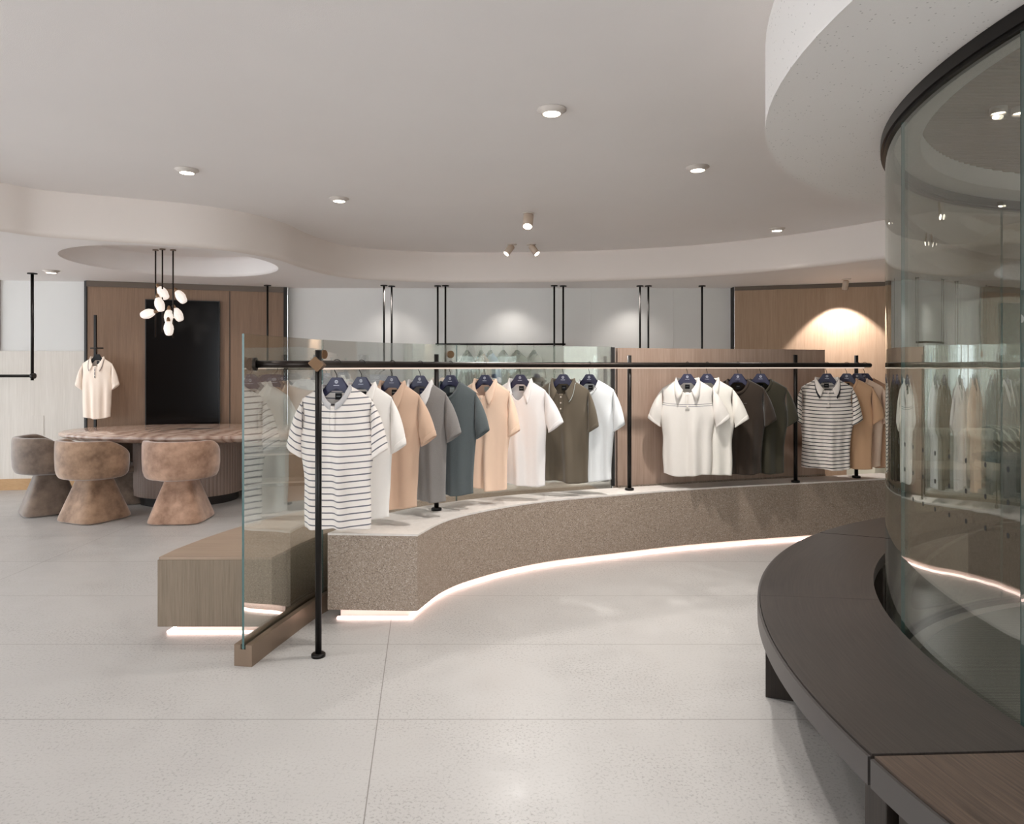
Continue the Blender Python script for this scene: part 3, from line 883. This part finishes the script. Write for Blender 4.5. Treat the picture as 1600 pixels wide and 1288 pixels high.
# ------------------------------------------------------------------ far left: shirt on a pole
px_, py_ = -4.985, 8.22
st_ = empty('display_pole', (px_ - .03, py_ + .06, 0), 0, 'slim black display pole standing by the brown wall at left', 'display stand')
m = MB(); m.box(-.013, .013, -.012, .012, .012, 2.12); m.build('pole', M['black'], st_)
m = MB(); m.lathe([(.13, 0), (.13, .01), (.12, .014)], 28); m.build('base', M['black'], st_)
m = MB(); m.tube([(0, 0, 1.72), (0, -.06, 1.72)], .008, 10); m.tube([(-.02, -.06, 1.72), (.13, -.06, 1.72)], .008, 10); m.build('hook_arm', M['black'], st_)
hanger((px_ + .03, py_, 1.72), R(4), 0, 'black hanger holding the cream polo on the display pole', dark=True, r=.012).scale = (.84, .9, 1)
shirt('polo_shirt', 301, (px_ + .03, py_, 1.60), R(4), 'cream polo shirt with navy collar tipping, hung on the pole at left', 'shirt', FAB['cream'], 'polo', spread=.35, trim=M['navy'], tall=.73, hem=.19,
      prints=lambda s, root, rnd: on_front(s, -.005, .005, -s.fd, -s.fd - .13, .008, 1, 6).build('placket_stripe', M['navy'], root)).scale = (.84, .9, .97)

# ------------------------------------------------------------------ hung rails at the back
def hung_rail(rods, zb, Y, label, ext=(0, 0), lows=None):
    root = empty('hanging_rail', ((rods[0] - CX) / F * Y, Y, zb), 0, label, 'hanging rail', 'black rails hung from the low ceiling')
    X0 = root.location.x
    xs = [(p - CX) / F * Y - X0 for p in rods]
    for i, x in enumerate(xs):
        b_ = (lows[i] if lows else zb) - zb
        m = MB(); m.cyl((x, 0), .0125, b_ - .02, ZL - zb - .01, 12); r_ = m.build('rod', M['black'], root)
        m = MB(); m.cyl((x, 0), .045, ZL - zb - .012, ZL - zb - .0005, 20); m.build('ceiling_flange', M['black'], r_)
    m = MB(); m.tube([(min(xs) - ext[0], 0, 0), (max(xs) + ext[1], 0, 0)], .0125, 12); m.build('bar', M['black'], root)
    return root
YB = 8.93
hung_rail([684, 880], 1.79, YB, 'black hanging rail over the glass, with garments behind it', (.03, .03))
hung_rail([696, 866], 1.02, YB - .03, 'second black rail hung lower, its rods just inside the garment rail')
hung_rail([418, 600], 1.47, YB - .06, 'two-rod black hanging rail nearest the brown screen wall')
hung_rail([612], 1.05, YB + .02, 'single-rod black hanging rail just left of the garment rail', (.01, .42))
hung_rail([1000], 1.2, YB, 'single-rod black hanging rail, left rod of the close pair above the wood partition', (.5, .01))
hung_rail([1013, 1097], 1.2, YB, 'two-rod black hanging rail nearest the oak wall at right')
r = empty('hanging_rail', (-5.39, 7.73, 1.395), 0, 'black L-shaped hanging rail at the far left edge', 'hanging rail', 'black rails hung from the low ceiling')
m = MB(); m.cyl((0, 0), .0165, -.05, ZL - 1.395 - .01, 12); q = m.build('rod', M['black'], r)
m = MB(); m.cyl((0, 0), .05, ZL - 1.395 - .012, ZL - 1.395 - .0005, 20); m.build('ceiling_flange', M['black'], q)
m = MB(); m.tube([(0, 0, 0), (-1.6, 0, 0)], .0165, 12); m.tube([(-.01, 0, 0), (.028, 0, 0)], .032, 12); m.build('bar', M['black'], r)

BKG = [(730, 'darkgrey', (86, 88, 90), -58, 'dark grey garment'), (752, 'sand', (176, 158, 142), -62, 'sand-coloured garment'), (766, 'sky', (150, 176, 206), -60, 'sky blue garment'),
       (786, 'graphite', (98, 102, 104), -55, 'graphite garment'), (808, 'moss', (112, 116, 104), -50, 'moss grey garment'), (834, 'ash', (150, 146, 140), -60, 'ash grey garment')]
for i, (px, nm, c, yw, lab) in enumerate(BKG):
    X = (px - CX) / F * YB
    FAB[nm] = fabric(nm + '_cloth', c)
    h = empty('clothes_hanger', (X, YB, 1.79), R(yw), 'dark hanger with the %s behind the glass' % lab, 'hanger', 'hangers on the garment rail behind the glass')
    pl = MB(); pl.plate([(.02, -.075), (.18, -.20), (.18, -.215), (0, -.12), (-.18, -.215), (-.18, -.20), (-.02, -.075)], -.006, .006); pl.build('hanger_arm', M['tag_black'], h)
    hk = hook_mesh(.017).build('hook', M['hook'], h); hk.rotation_euler = (0, 0, pi / 2 - R(yw))
    shirt('t_shirt', 500 + i, (X, YB, 1.79 - .125), R(yw), lab + ' hung on the rail seen through the glass', 'T-shirt', FAB[nm], 'tee', spread=.2, low=True, group='garments on the rail behind the glass', tall=.74)

# ------------------------------------------------------------------ lounge: table, chairs, screen, pendant
TC = (-3.62, 7.86)
tb = empty('meeting_table', (TC[0], TC[1], 0), 0, 'large oval table with rosy marble top on a ribbed drum base', 'table')
def ell(a, b):
    return lambda r, t: (a * r * math.copysign(abs(cos(t)) ** .92, cos(t)), b * r * math.copysign(abs(sin(t)) ** .92, sin(t)))
m = MB(); m.lathe([(.90, .70), (.955, .715), (.985, .735), (1, .748), (1, .768), (.995, .776), (.985, .78)], 96, (0, 0), ell(1.45, .80)); m.build('table_top', M['marble'], tb, 40)
NR = 84
def ribf(r, t): k = 1 + .010 * abs(sin(NR / 2 * t)); return (.575 * r * k * cos(t), .52 * r * k * sin(t))
m = MB(); m.lathe([(1, .10), (1, .70)], NR * 6, (-.02, -.08), ribf); m.build('ribbed_base', M['ribs'], tb, 40)
m = MB(); m.lathe([(.9, 0), (.9, .10)], 64, (-.02, -.08), lambda r, t: (.575 * r * cos(t), .52 * r * sin(t))); m.build('plinth', M['plinth_dark'], tb, 40)
m = MB(); m.box(-.2, .2, -.035, .035, .7795, .783, .001, Matrix.Translation((-.05, .1, 0))); m.build('cable_slot', M['tag_black'], tb)

def make_chair(mat, label, loc_, rz):
    root = empty('tub_chair', loc_, rz, label, 'chair', 'velvet chairs around the oval table')
    # wrap-round back (faces +Y); a rounded band swept over about 230 degrees
    sec = []
    h0, h1, th = .425, .79, .075
    for k in range(28):
        a = 2 * pi * k / 28; e = .35
        sec.append((th / 2 * math.copysign(abs(cos(a)) ** e, cos(a)), (h0 + h1) / 2 + (h1 - h0) / 2 * math.copysign(abs(sin(a)) ** e, sin(a))))
    rows = []; N = 44; A = 122
    for i in range(N + 1):
        p = i / N; an = R(-90 - A + 2 * A * p); en = min(p, 1 - p) * N
        sc = 1 if en > 4 else max(.02, sqrt(1 - (1 - en / 4) ** 2)) * .6 + .4
        if en == 0: sc = .3
        lowr = 1 - .30 * sm(.28, .5, abs(p - .5))      # arms run lower towards the front
        row = []
        for (d, z) in sec:
            zz = h0 + (z - h0) * lowr; zc = h0 + (h1 - h0) / 2 * lowr
            zz = zc + (zz - zc) * sc
            rr = .288 + d * sc - .025 * (1 - min((zz - h0) / .14, 1)) ** 2
            row.append((rr * 1.08 * cos(an), rr * sin(an), zz))
        rows.append(row)
    m = MB(); vs = m.grid(rows, None, True)
    m.b.faces.new(vs[0]); m.b.faces.new(vs[-1][::-1]); bmesh.ops.recalc_face_normals(m.b, faces=m.b.faces[:])
    m.build('backrest', mat, root)
    m = MB(); m.lathe([(.02, .41), (.23, .41), (.262, .43), (.272, .46), (.265, .49), (.24, .505), (.02, .51)], 40); m.build('seat', mat, root, 40)
    # flared foot: rounded square narrowing upwards
    def rs(r, t):
        q = (abs(cos(t)) ** 5 + abs(sin(t)) ** 5) ** (-1 / 5); return (r * q * cos(t), r * q * sin(t))
    m = MB(); m.lathe([(.245, .004), (.256, .016), (.254, .035), (.13, .40), (.125, .42)], 64, (0, 0), rs); m.build('pedestal', mat, root, 40)
    return root
def chair_at(px, py, dy=.26): 
    x, y = at_z(px, py, 0); return (x * (y + dy) / y, y + dy, 0)
make_chair(M['velvet2'], 'rosy brown velvet tub chair in front of the ribbed table base', chair_at(284, 822), R(3))
make_chair(M['velvet'], 'brown velvet tub chair in the middle of the three near ones', chair_at(148, 822, .30), R(-22))
make_chair(M['velvet3'], 'taupe velvet tub chair furthest left at the oval table', chair_at(78, 808, .24), R(-48))
lowc = make_chair(M['velvet3'], 'dark low tub stool tucked under the table behind the middle chair', (-4.27, 7.62, 0), R(-160)); lowc.scale = (.86, .86, .84); lowc.name = 'tub_stool'
cb = empty('low_cabinet', (-2.95, 8.72, 0), R(12), 'low open cabinet with pale shelves behind the table by the glass', 'cabinet')
m = MB(); m.box(-.55, .55, .14, .16, .06, .50); m.box(-.55, -.53, -.18, .14, .06, .50); m.box(.53, .55, -.18, .14, .06, .50); m.build('carcass', M['leg_dark'], cb)
for z in (.05, .40, .50):
    m = MB(); m.box(-.55, .55, -.19, .16, z, z + .022); m.build('shelf', M['white_metal'], cb)
m = MB(); m.box(-.5, .5, -.12, .12, 0, .05); m.build('plinth', M['plinth_dark'], cb)

a, c = on(WT0, WT1, .17), on(WT0, WT1, .63)
sc_ = empty('wall_screen', (*on(a, c, .5), .5), atan2(WT1[1] - WT0[1], WT1[0] - WT0[0]), 'tall black glossy screen on the brown wall behind the table', 'screen')
hw = .43
m = MB(); m.box(-hw, hw, -.055, -.002, 0, 1.84, .004); m.build('frame', M['tv_frame'], sc_)
m = MB(); m.box(-hw + .012, hw - .012, -.058, -.0551, .012, 1.828); m.build('display', M['tv'], sc_)
k = (-4.27 * 0 + (287 - CX) / F)
# slide along the wall so that it stands where the photo has it
d = (WT1[0] - WT0[0], WT1[1] - WT0[1]); t = (k * WT0[1] - WT0[0]) / (d[0] - k * d[1]); sc_.location = (WT0[0] + d[0] * t, WT0[1] + d[1] * t, .5)

PD = (-3.77, 7.45)
pd = empty('pendant_lamp', (PD[0], PD[1], ZR), 0, 'pendant lamp of slim bronze rods with glowing glass buds over the table', 'pendant lamp')
rodx = [(-.10, .02, -.95), (0, -.03, -.90), (.09, .02, -.96)]
for (x, y, zb) in rodx:
    m = MB(); m.cyl((x, y), .008, zb, -.006, 10); ro = m.build('rod', M['rail'], pd)
    m = MB(); m.cyl((x, y), .03, -.012, -.0005, 16); m.build('ceiling_cap', M['bronze'], ro)
def bud(p, dirv, rl):
    """faceted glass bud from a socket"""
    d = Vector(dirv).normalized(); q = d.to_track_quat('Z', 'Y').to_matrix().to_4x4()
    mt = Matrix.Translation(p) @ q
    m = MB(); m.lathe([(.018, .015), (.034, .03), (.05, .07), (.053, .10), (.042, .145), (.03, .165), (.012, .17)], 8, smooth=False)
    m.b.transform(mt); o = m.build('glass_bud', M['bulb'], pd)
    m = MB(); m.lathe([(.006, -.03), (.014, -.02), (.02, 0), (.02, .018), (.012, .02)], 12); m.b.transform(mt); m.build('socket', M['brass'], o)
def pdp(px, py, dy=0): return Vector(((px - CX) / F * (PD[1] + dy) - PD[0], dy, EYE + (CY - py) / F * (PD[1] + dy) - ZR))
for (ax, ay), (bx, by), dy in (((247, 447), (262, 469), .0), ((275, 453), (288, 472), .02), ((246, 463), (252, 486), -.05), ((272, 480), (277, 468 + 22), .06), ((244, 487), (217, 494), 0), ((264, 482), (264, 502), .02), ((263, 500), (264, 522), -.03)):
    p, q = pdp(ax, ay, dy), pdp(bx, by, dy); bud(p, q - p, .17)

# ------------------------------------------------------------------ curved glass room and round bench at right
ge = empty('glass_enclosure', (GC[0], GC[1], 0), 0, 'tall round glass enclosure with black top rail at the right', 'glass enclosure')
full = arc((0, 0), GR, 0, 360, 180)[:-1]
m = MB(); m.wall(full, -.026, .03, 2.502, ZL - .001, close=True); m.wall(full, -.016, .02, 2.49, 2.502, close=True); m.build('top_rail', M['black'], ge, 40)
def ang(px):      # near-side angle at which the view line of a pixel column meets the glass
    t = (px - CX) / F; A_ = 1 + t * t; B_ = -2 * (t * GC[0] + GC[1]); C_ = GC[0] ** 2 + GC[1] ** 2 - GR ** 2
    y = (-B_ - sqrt(B_ * B_ - 4 * A_ * C_)) / (2 * A_); return math.degrees(atan2(y - GC[1], t * y - GC[0])) % 360
A1, A2 = ang(1411), ang(1598)
joints = [A1, A2, A2 + 48, A2 + 96, A2 + 144, A1 + 230, A1 + 290, A1 + 325, A1 + 360]
joints = [A1, A2]; stp = (A1 + 360 - A2) / 6
joints += [A2 + stp * k for k in range(1, 7)]
for a0, a1 in zip(joints, joints[1:]):
    n = max(6, int(abs(a1 - a0) / 1.5)); g = .03
    m = MB(); m.wall(arc((0, 0), GR, a0 + g, a1 - g, n), -.006, .006, .02, 2.495, 0, 1, 1)
    pn_ = m.build('glass_pane', [M['glass_round'], M['glass_edge']], ge, 30)
    m = MB(); na = int((a1 - a0) / 2.2)
    for z in (1.19, 1.09, .99):
        for k in range(na):
            a = R(a0 + (k + .5) * (a1 - a0) / na); rr = GR + .0066
            mt = Matrix.Translation((rr * cos(a), rr * sin(a), z)) @ Matrix.Rotation(a, 4, 'Z') @ Matrix.Diagonal((1, 1, 1.6, 1))
            ring = [m.b.verts.new(mt @ Vector((0, .0055 * cos(q * pi / 5), .0055 * sin(q * pi / 5)))) for q in range(10)]
            m.b.faces.new(ring)
    m.build('dot_pattern', M['dots'], pn_)
m = MB(); m.wall(full, -.02, .02, 0, .03, close=True); m.build('floor_channel', M['black'], ge, 40)

O_C, O_R, I_C, I_R = (3.92, 2.15), 2.97, (4.15, 2.17), 2.665
def circ_hit(c, r, px, z, py):    # angle on a plan circle nearest to a pixel of the bench top
    x, y = at_z(px, py, z); return math.degrees(atan2(y - c[1], x - c[0])) % 360
BZ = .45
o1, i1 = circ_hit(O_C, O_R, 1363, BZ, 1180), circ_hit(I_C, I_R, 1640, BZ, 1174)
o2, i2 = circ_hit(O_C, O_R, 1284, BZ, 833), circ_hit(I_C, I_R, 1400, BZ, 841)
o3, i3 = 62, 66
om, im = circ_hit(O_C, O_R, 1183, BZ, 930), circ_hit(I_C, I_R, 1371, BZ, 937)
def bench_piece(label, oa0, oa1, ia0, ia1, mat, legs, seam=None):
    n = 40
    po = arc(O_C, O_R, oa0, oa1, n); pi_ = arc(I_C, I_R, ia0, ia1, n)
    ox, oy = po[n // 2]
    root = empty('curved_bench', (ox, oy, 0), 0, label, 'bench', 'dark benches round the glass enclosure')
    sh = lambda path: [(x - ox, y - oy) for x, y in path]
    ins = offset(po, -.012 if oa1 > oa0 else .012)
    d = (O_C[0] - po[0][0], O_C[1] - po[0][1])
    top_o = arc(O_C, O_R - .012, oa0 + .12 * (1 if oa1 > oa0 else -1), oa1 - .12 * (1 if oa1 > oa0 else -1), n)
    pi2 = arc(I_C, I_R, ia0 + .12 * (1 if ia1 > ia0 else -1), ia1 - .12 * (1 if ia1 > ia0 else -1), n)
    m = MB(); m.prism(sh(top_o) + sh(pi2)[::-1], BZ - .06, BZ); tp = m.build('seat_top', mat, root, 30)
    tp.data.transform(Matrix.Translation((ox, oy, 0))); tp.matrix_parent_inverse = Matrix.Translation((-ox, -oy, 0))
    if seam:
        so, si = seam
        a = (O_C[0] + (O_R - .012) * cos(R(so)) - ox, O_C[1] + (O_R - .012) * sin(R(so)) - oy); b = (I_C[0] + I_R * cos(R(si)) - ox, I_C[1] + I_R * sin(R(si)) - oy)
        m = MB(); m.wall([a, b], -.0015, .0015, BZ - .02, BZ + .0004); m.build('seam', M['leg_dark'], tp).matrix_parent_inverse = tp.matrix_parent_inverse.inverted() @ Matrix.Translation((0, 0, 0)) @ tp.matrix_parent_inverse @ Matrix.Identity(4) if False else Matrix.Translation((0, 0, 0))
    eo = arc(O_C, O_R, oa0 + .12 * (1 if oa1 > oa0 else -1), oa1 - .12 * (1 if oa1 > oa0 else -1), n)
    m = MB(); m.prism(sh(eo) + sh(arc(O_C, O_R - .010, eo and oa0 + .12 * (1 if oa1 > oa0 else -1), oa1 - .12 * (1 if oa1 > oa0 else -1), n))[::-1], BZ - .085, BZ - .007)
    tag(m.build('edge_band', M['edge_steel'], root, 30), 'grey steel edge band')
    for a, rr in legs:
        x, y = O_C[0] + rr * cos(R(a)) - ox, O_C[1] + rr * sin(R(a)) - oy
        m = MB(); m.box(-.20, .20, -.05, .05, 0, BZ - .06, .003, Matrix.Translation((x, y, 0)) @ Matrix.Rotation(R(a), 4, 'Z')); m.build('leg', M['leg_dark'], root)
    return root
def leg_angle(px, py): 
    return circ_hit(O_C, O_R, px, 0, py)
la = leg_angle(1200, 1083)
bench_piece('dark oak curved bench section wrapping the left side of the glass', o1, o2, i1, i2, M['dark_oak'], [(la, O_R - .235), (o2 + 6, O_R - .28), ((la + o2) / 2, O_R - .28), (o1 - 1.3, O_R - .26)], None)
bench_piece('brown oak curved bench section nearest the camera at bottom right', o1 + 42, o1, i1 + 42, i1, M['dark_oak_brown'], [(o1 + 1.7, O_R - .26), (o1 + 34, O_R - .3)])
bench_piece('dark oak curved bench section at the far back beside the platform', o2, o3, i2, i3, M['dark_oak'], [(o2 - 30, O_R - .3)])
# thin butt joint across the long middle section
ss = MB(); a = (O_C[0] + (O_R - .014) * cos(R(om)), O_C[1] + (O_R - .014) * sin(R(om))); b = (I_C[0] + (I_R + .002) * cos(R(im)), I_C[1] + (I_R + .002) * sin(R(im)))
ss.wall([a, b], -.001, .001, BZ - .02, BZ + .0003); sj = ss.build('board_joint', M['leg_dark'])
par = [o for o in bpy.data.objects if o.name == 'curved_bench'][0]; sj.parent = par; sj.matrix_parent_inverse = Matrix.Translation(-Vector(par.location))

# lounge seen through the round glass
so = empty('sofa', (4.62, 7.0, 0), R(-8), 'cream sofa with loose cushions seen through the round glass', 'sofa')
m = MB(); m.box(-.9, .9, -.4, .42, .08, .40, .04); m.build('base', M['sofa'], so, 40)
for sx in (-.8, .8):
    for sy in (-.3, .3):
        m = MB(); m.cyl((sx, sy), .025, 0, .09, 12); m.build('foot', M['leg_dark'], so)
for s in (-1, 1):
    m = MB(); m.box(s * .9 - .13, s * .9 + .13, -.42, .42, .06, .58, .05); m.build('armrest', M['sofa'], so, 40)
    m = MB(); m.box(s * .39 - .37, s * .39 + .37, -.42, .22, .40, .52, .045); m.build('seat_cushion', M['sofa_cushion'], so, 40)
    m = MB(); m.box(s * .39 - .36, s * .39 + .36, .10, .26, .50, .86, .06); m.build('back_cushion', M['sofa_cushion'], so, 40)
m = MB(); m.box(-.9, .9, .24, .42, .08, .80, .05); m.build('backrest', M['sofa'], so, 40)
tt = empty('side_table', (4.28, 5.85, 0), 0, 'small teal pedestal table seen through the round glass', 'table')
m = MB(); m.lathe([(.30, .70), (.31, .71), (.31, .735), (.30, .74)], 40); m.build('table_top', M['teal'], tt, 40)
m = MB(); m.lathe([(.09, .02), (.09, .70)], 28); m.build('pedestal', M['teal'], tt, 40)
m = MB(); m.lathe([(.22, 0), (.22, .015), (.2, .02)], 36); m.build('base', M['teal'], tt, 40)

tb_ = NT('throw_knit'); wv = tb_.n('ShaderNodeTexWave', wave_type='BANDS', bands_direction='DIAGONAL'); wv.inputs['Scale'].default_value = 7; wv.inputs['Distortion'].default_value = 6
tb_.l(tb_.coord('Object'), wv.inputs['Vector'])
M['throw'] = tb_.set(tb_.ramp(wv.outputs['Fac'], [(.72, srgb(120, 116, 92)), (.82, srgb(232, 228, 212))]), .9)
m = MB(); rows = []
for k in range(9):
    pr = [(.085, .62), (.083, .80), (.095, .865), (.15, .885), (.22, .885), (.30, .865), (.40, .835), (.437, .79), (.437, .60)][k]
    rows.append([(.30 + .055 * i, pr[0] + .004 * sin(i * 1.7), pr[1] + .004 * sin(i * 2.3 + k)) for i in range(11)])
m.grid(rows); th_ = m.build('throw_blanket', M['throw']); solid(th_, .012); th_.location = so.location; th_.rotation_euler = so.rotation_euler
tag(th_, 'olive throw with pale zigzag lines over the back of the cream sofa', 'blanket')

cp = NT('ribbed_carpet'); v = cp.coord('Object'); wv = cp.n('ShaderNodeTexWave', bands_direction='Y'); wv.inputs['Scale'].default_value = 22; wv.inputs['Distortion'].default_value = 1.5; wv.inputs['Detail'].default_value = 2
cp.l(v, wv.inputs['Vector'])
M['carpet'] = cp.set(cp.ramp(wv.outputs['Fac'], [(.3, srgb(92, 94, 92)), (.7, srgb(132, 134, 130))]), .95)
m = MB(); m.lathe([(2.2, 0), (2.2, .010), (2.195, .012)], 128); ca_ = m.build('round_carpet', M['carpet']); ca_.location = (GC[0], GC[1], .0)
tag(ca_, 'grey fine-ribbed round carpet inside the glass enclosure', 'carpet')

# ------------------------------------------------------------------ lamps
WARM = (1.0, .96, .92)
def spot_light(name, p, target, power, angle=70, blend=.5, size=.05, col=WARM):
    l = bpy.data.lights.new(name, 'SPOT'); l.energy = power; l.spot_size = R(angle); l.spot_blend = blend; l.shadow_soft_size = size; l.color = col
    o = bpy.data.objects.new(name, l); COL.objects.link(o); o.location = p
    o.rotation_euler = (Vector(target) - Vector(p)).to_track_quat('-Z', 'Y').to_euler(); return o
P_DOWN = 60
dls = [(292, 265, ZC, 'leftmost recessed downlight in the high ceiling'), (530, 310, ZC, 'second recessed downlight from the left in the high ceiling'), (862, 171, ZC, 'recessed ceiling downlight nearest the camera in mid ceiling'),
       (1090, 261, ZC, 'recessed ceiling downlight left of the round bulkhead'), (1214, 357, ZC, 'small recessed ceiling downlight by the far right of the ceiling step'), (80, 423, ZL, 'recessed downlight in the low ceiling at far left')]
for i, (px, py, z, lab) in enumerate(dls):
    x, y = at_z(px, py, z)
    root = empty('ceiling_downlight', (x, y, z), 0, lab, 'ceiling light', 'recessed ceiling downlights')
    m = MB(); m.lathe([(.052, -.001), (.080, -.001), (.082, -.005), (.060, -.010), (.056, -.028), (.050, -.028), (.048, -.012)], 36, close=True); m.build('trim_ring', M['white_metal'], root)
    m = MB(); m.lathe([(.047, -.026), (.0475, -.020)], 28); m.build('lamp_face', M['lamp'], root)
    spot_light('downlight_beam', (x, y, z - .04), (x, y, 0), (60, 60, 130, 195, 120, 34)[i], 120, .9)
def can(px, py, z, tilt, az, lab, ln=.14, rad=.038, target=None, power=60, angle=45, blend=.6, col=WARM):
    x, y = at_z(px, py, z)
    root = empty('ceiling_spotlight', (x, y, z), 0, lab, 'spotlight', 'cylinder spotlights on the ceiling')
    m = MB(); m.lathe([(.05, -.010), (.055, -.004), (.055, -.0005)], 28); m.build('mount', M['white_metal'], root)
    mt = Matrix.Translation((0, 0, -.02)) @ Matrix.Rotation(az, 4, 'Z') @ Matrix.Rotation(tilt, 4, 'Y')
    m = MB(); m.lathe([(.01, .008), (rad * .9, .0), (rad, -.006), (rad, -ln), (rad * .88, -ln), (rad * .85, -ln + .02)], 28, close=True); m.b.transform(mt); m.build('barrel', M['beige_metal'], root)
    m = MB(); m.lathe([(rad * .85, -ln + .004), (rad * .85, -ln + .012)], 24); m.b.transform(mt); m.build('lamp_face', M['lamp'], root)
    p = Vector((x, y, z)) + (mt @ Vector((0, 0, -ln - .01)))
    tg = target or (p + (mt.to_3x3() @ Vector((0, 0, -1))))
    spot_light('spotlight_beam', p, tg, power, angle, blend, .03, col)
can(826, 333, ZC, R(30), R(80), 'single cylinder spotlight above the curved rail', .14, .047, target=(.5, 5.0, .6), power=110, angle=75)
can(800, 382, ZC, R(40), R(35), 'left one of two tilted spotlights by the ceiling step', .13, target=(-1.6, 6.2, .6), power=90, angle=70)
can(830, 382, ZC, R(40), R(145), 'right one of two tilted spotlights by the ceiling step', .13, target=(1.9, 5.9, .9), power=110, angle=70)
can(1322, 436, ZL, R(18), R(-90), 'small cylinder spotlight lighting the oak wall', .11, .034, target=(4.24, 8.95, 1.0), power=135, angle=84, blend=.25, col=(1, .97, .98))
# lamps of the round room
for i, (px, py) in enumerate(((1560, 168), (1594, 168), (1566, 309), (1590, 309))):
    x, y = at_z(px, py, ZL + .1)
    root = empty('ceiling_downlight', (x, y, ZL + .1), 0, ['left one of the near pair of lamps in the slatted round ceiling', 'right one of the near pair of lamps in the slatted round ceiling', 'left one of the far pair of lamps in the slatted round ceiling', 'right one of the far pair of lamps in the slatted round ceiling'][i], 'ceiling light', 'lamps in the slatted round ceiling')
    m = MB(); m.lathe([(.02, -.0005), (.034, -.0005), (.034, -.03), (.03, -.03), (.028, -.012)], 24, close=True); m.build('trim_ring', M['white_metal'], root)
    m = MB(); m.lathe([(.028, -.022), (.028, -.016)], 20); m.build('lamp_face', M['lamp'], root)
    spot_light('round_room_beam', (x, y, ZL + .05), (x, y, 0), 22, 90, .7)
# fill lamps without fittings, added behind and beside the camera and over the lounge
for (x, y, z, p) in ((-2.6, 1.2, ZC, 55), (.5, 2.3, ZC, 45), (.6, 1.0, ZC, 35), (.2, .6, ZC, 55), (-5.2, 2.6, ZC, 55), (-2.2, 3.2, ZC, 45), (-5.4, -1, ZC, 55), (-1.2, -1.8, ZC, 55), (-4.0, 8.3, ZL, 26), (-2.9, 7.9, ZL, 26), (-5.6, 6.4, ZL, 40), (5.4, 7.2, ZL, 40), (.0, 8.85, ZL, 22), (1.6, 8.85, ZL, 22), (-1.6, 8.85, ZL, 22)):
    spot_light('fill_beam', (x, y, z - .03), (x, y, 0), p, 115, .9)
# daylight through the shop windows
w = bpy.data.worlds.new('daylight'); SC.world = w; w.use_nodes = True
bg = w.node_tree.nodes['Background']; bg.inputs[0].default_value = (.90, .95, 1.0, 1); bg.inputs[1].default_value = 5.5

# ------------------------------------------------------------------ camera
cam = bpy.data.cameras.new('camera'); co = bpy.data.objects.new('camera', cam); COL.objects.link(co)
co.location = (0, 0, EYE); co.rotation_euler = (pi / 2, 0, 0)
cam.sensor_fit = 'HORIZONTAL'; cam.sensor_width = 36; cam.lens = F / 1600 * 36
cam.shift_x = 0; cam.shift_y = -(644 - CY) / 1600
cam.clip_start = .05; cam.clip_end = 100
SC.camera = co
vs = SC.view_settings; vs.view_transform = 'Standard'; vs.look = 'None'; vs.gamma = 1; vs.use_curve_mapping = False; vs.exposure = 0.0
SC.cycles.use_denoising = True
SC.cycles.max_bounces = 10; SC.cycles.diffuse_bounces = 6; SC.cycles.glossy_bounces = 4; SC.cycles.transparent_max_bounces = 24
SC.cycles.sample_clamp_indirect = 6
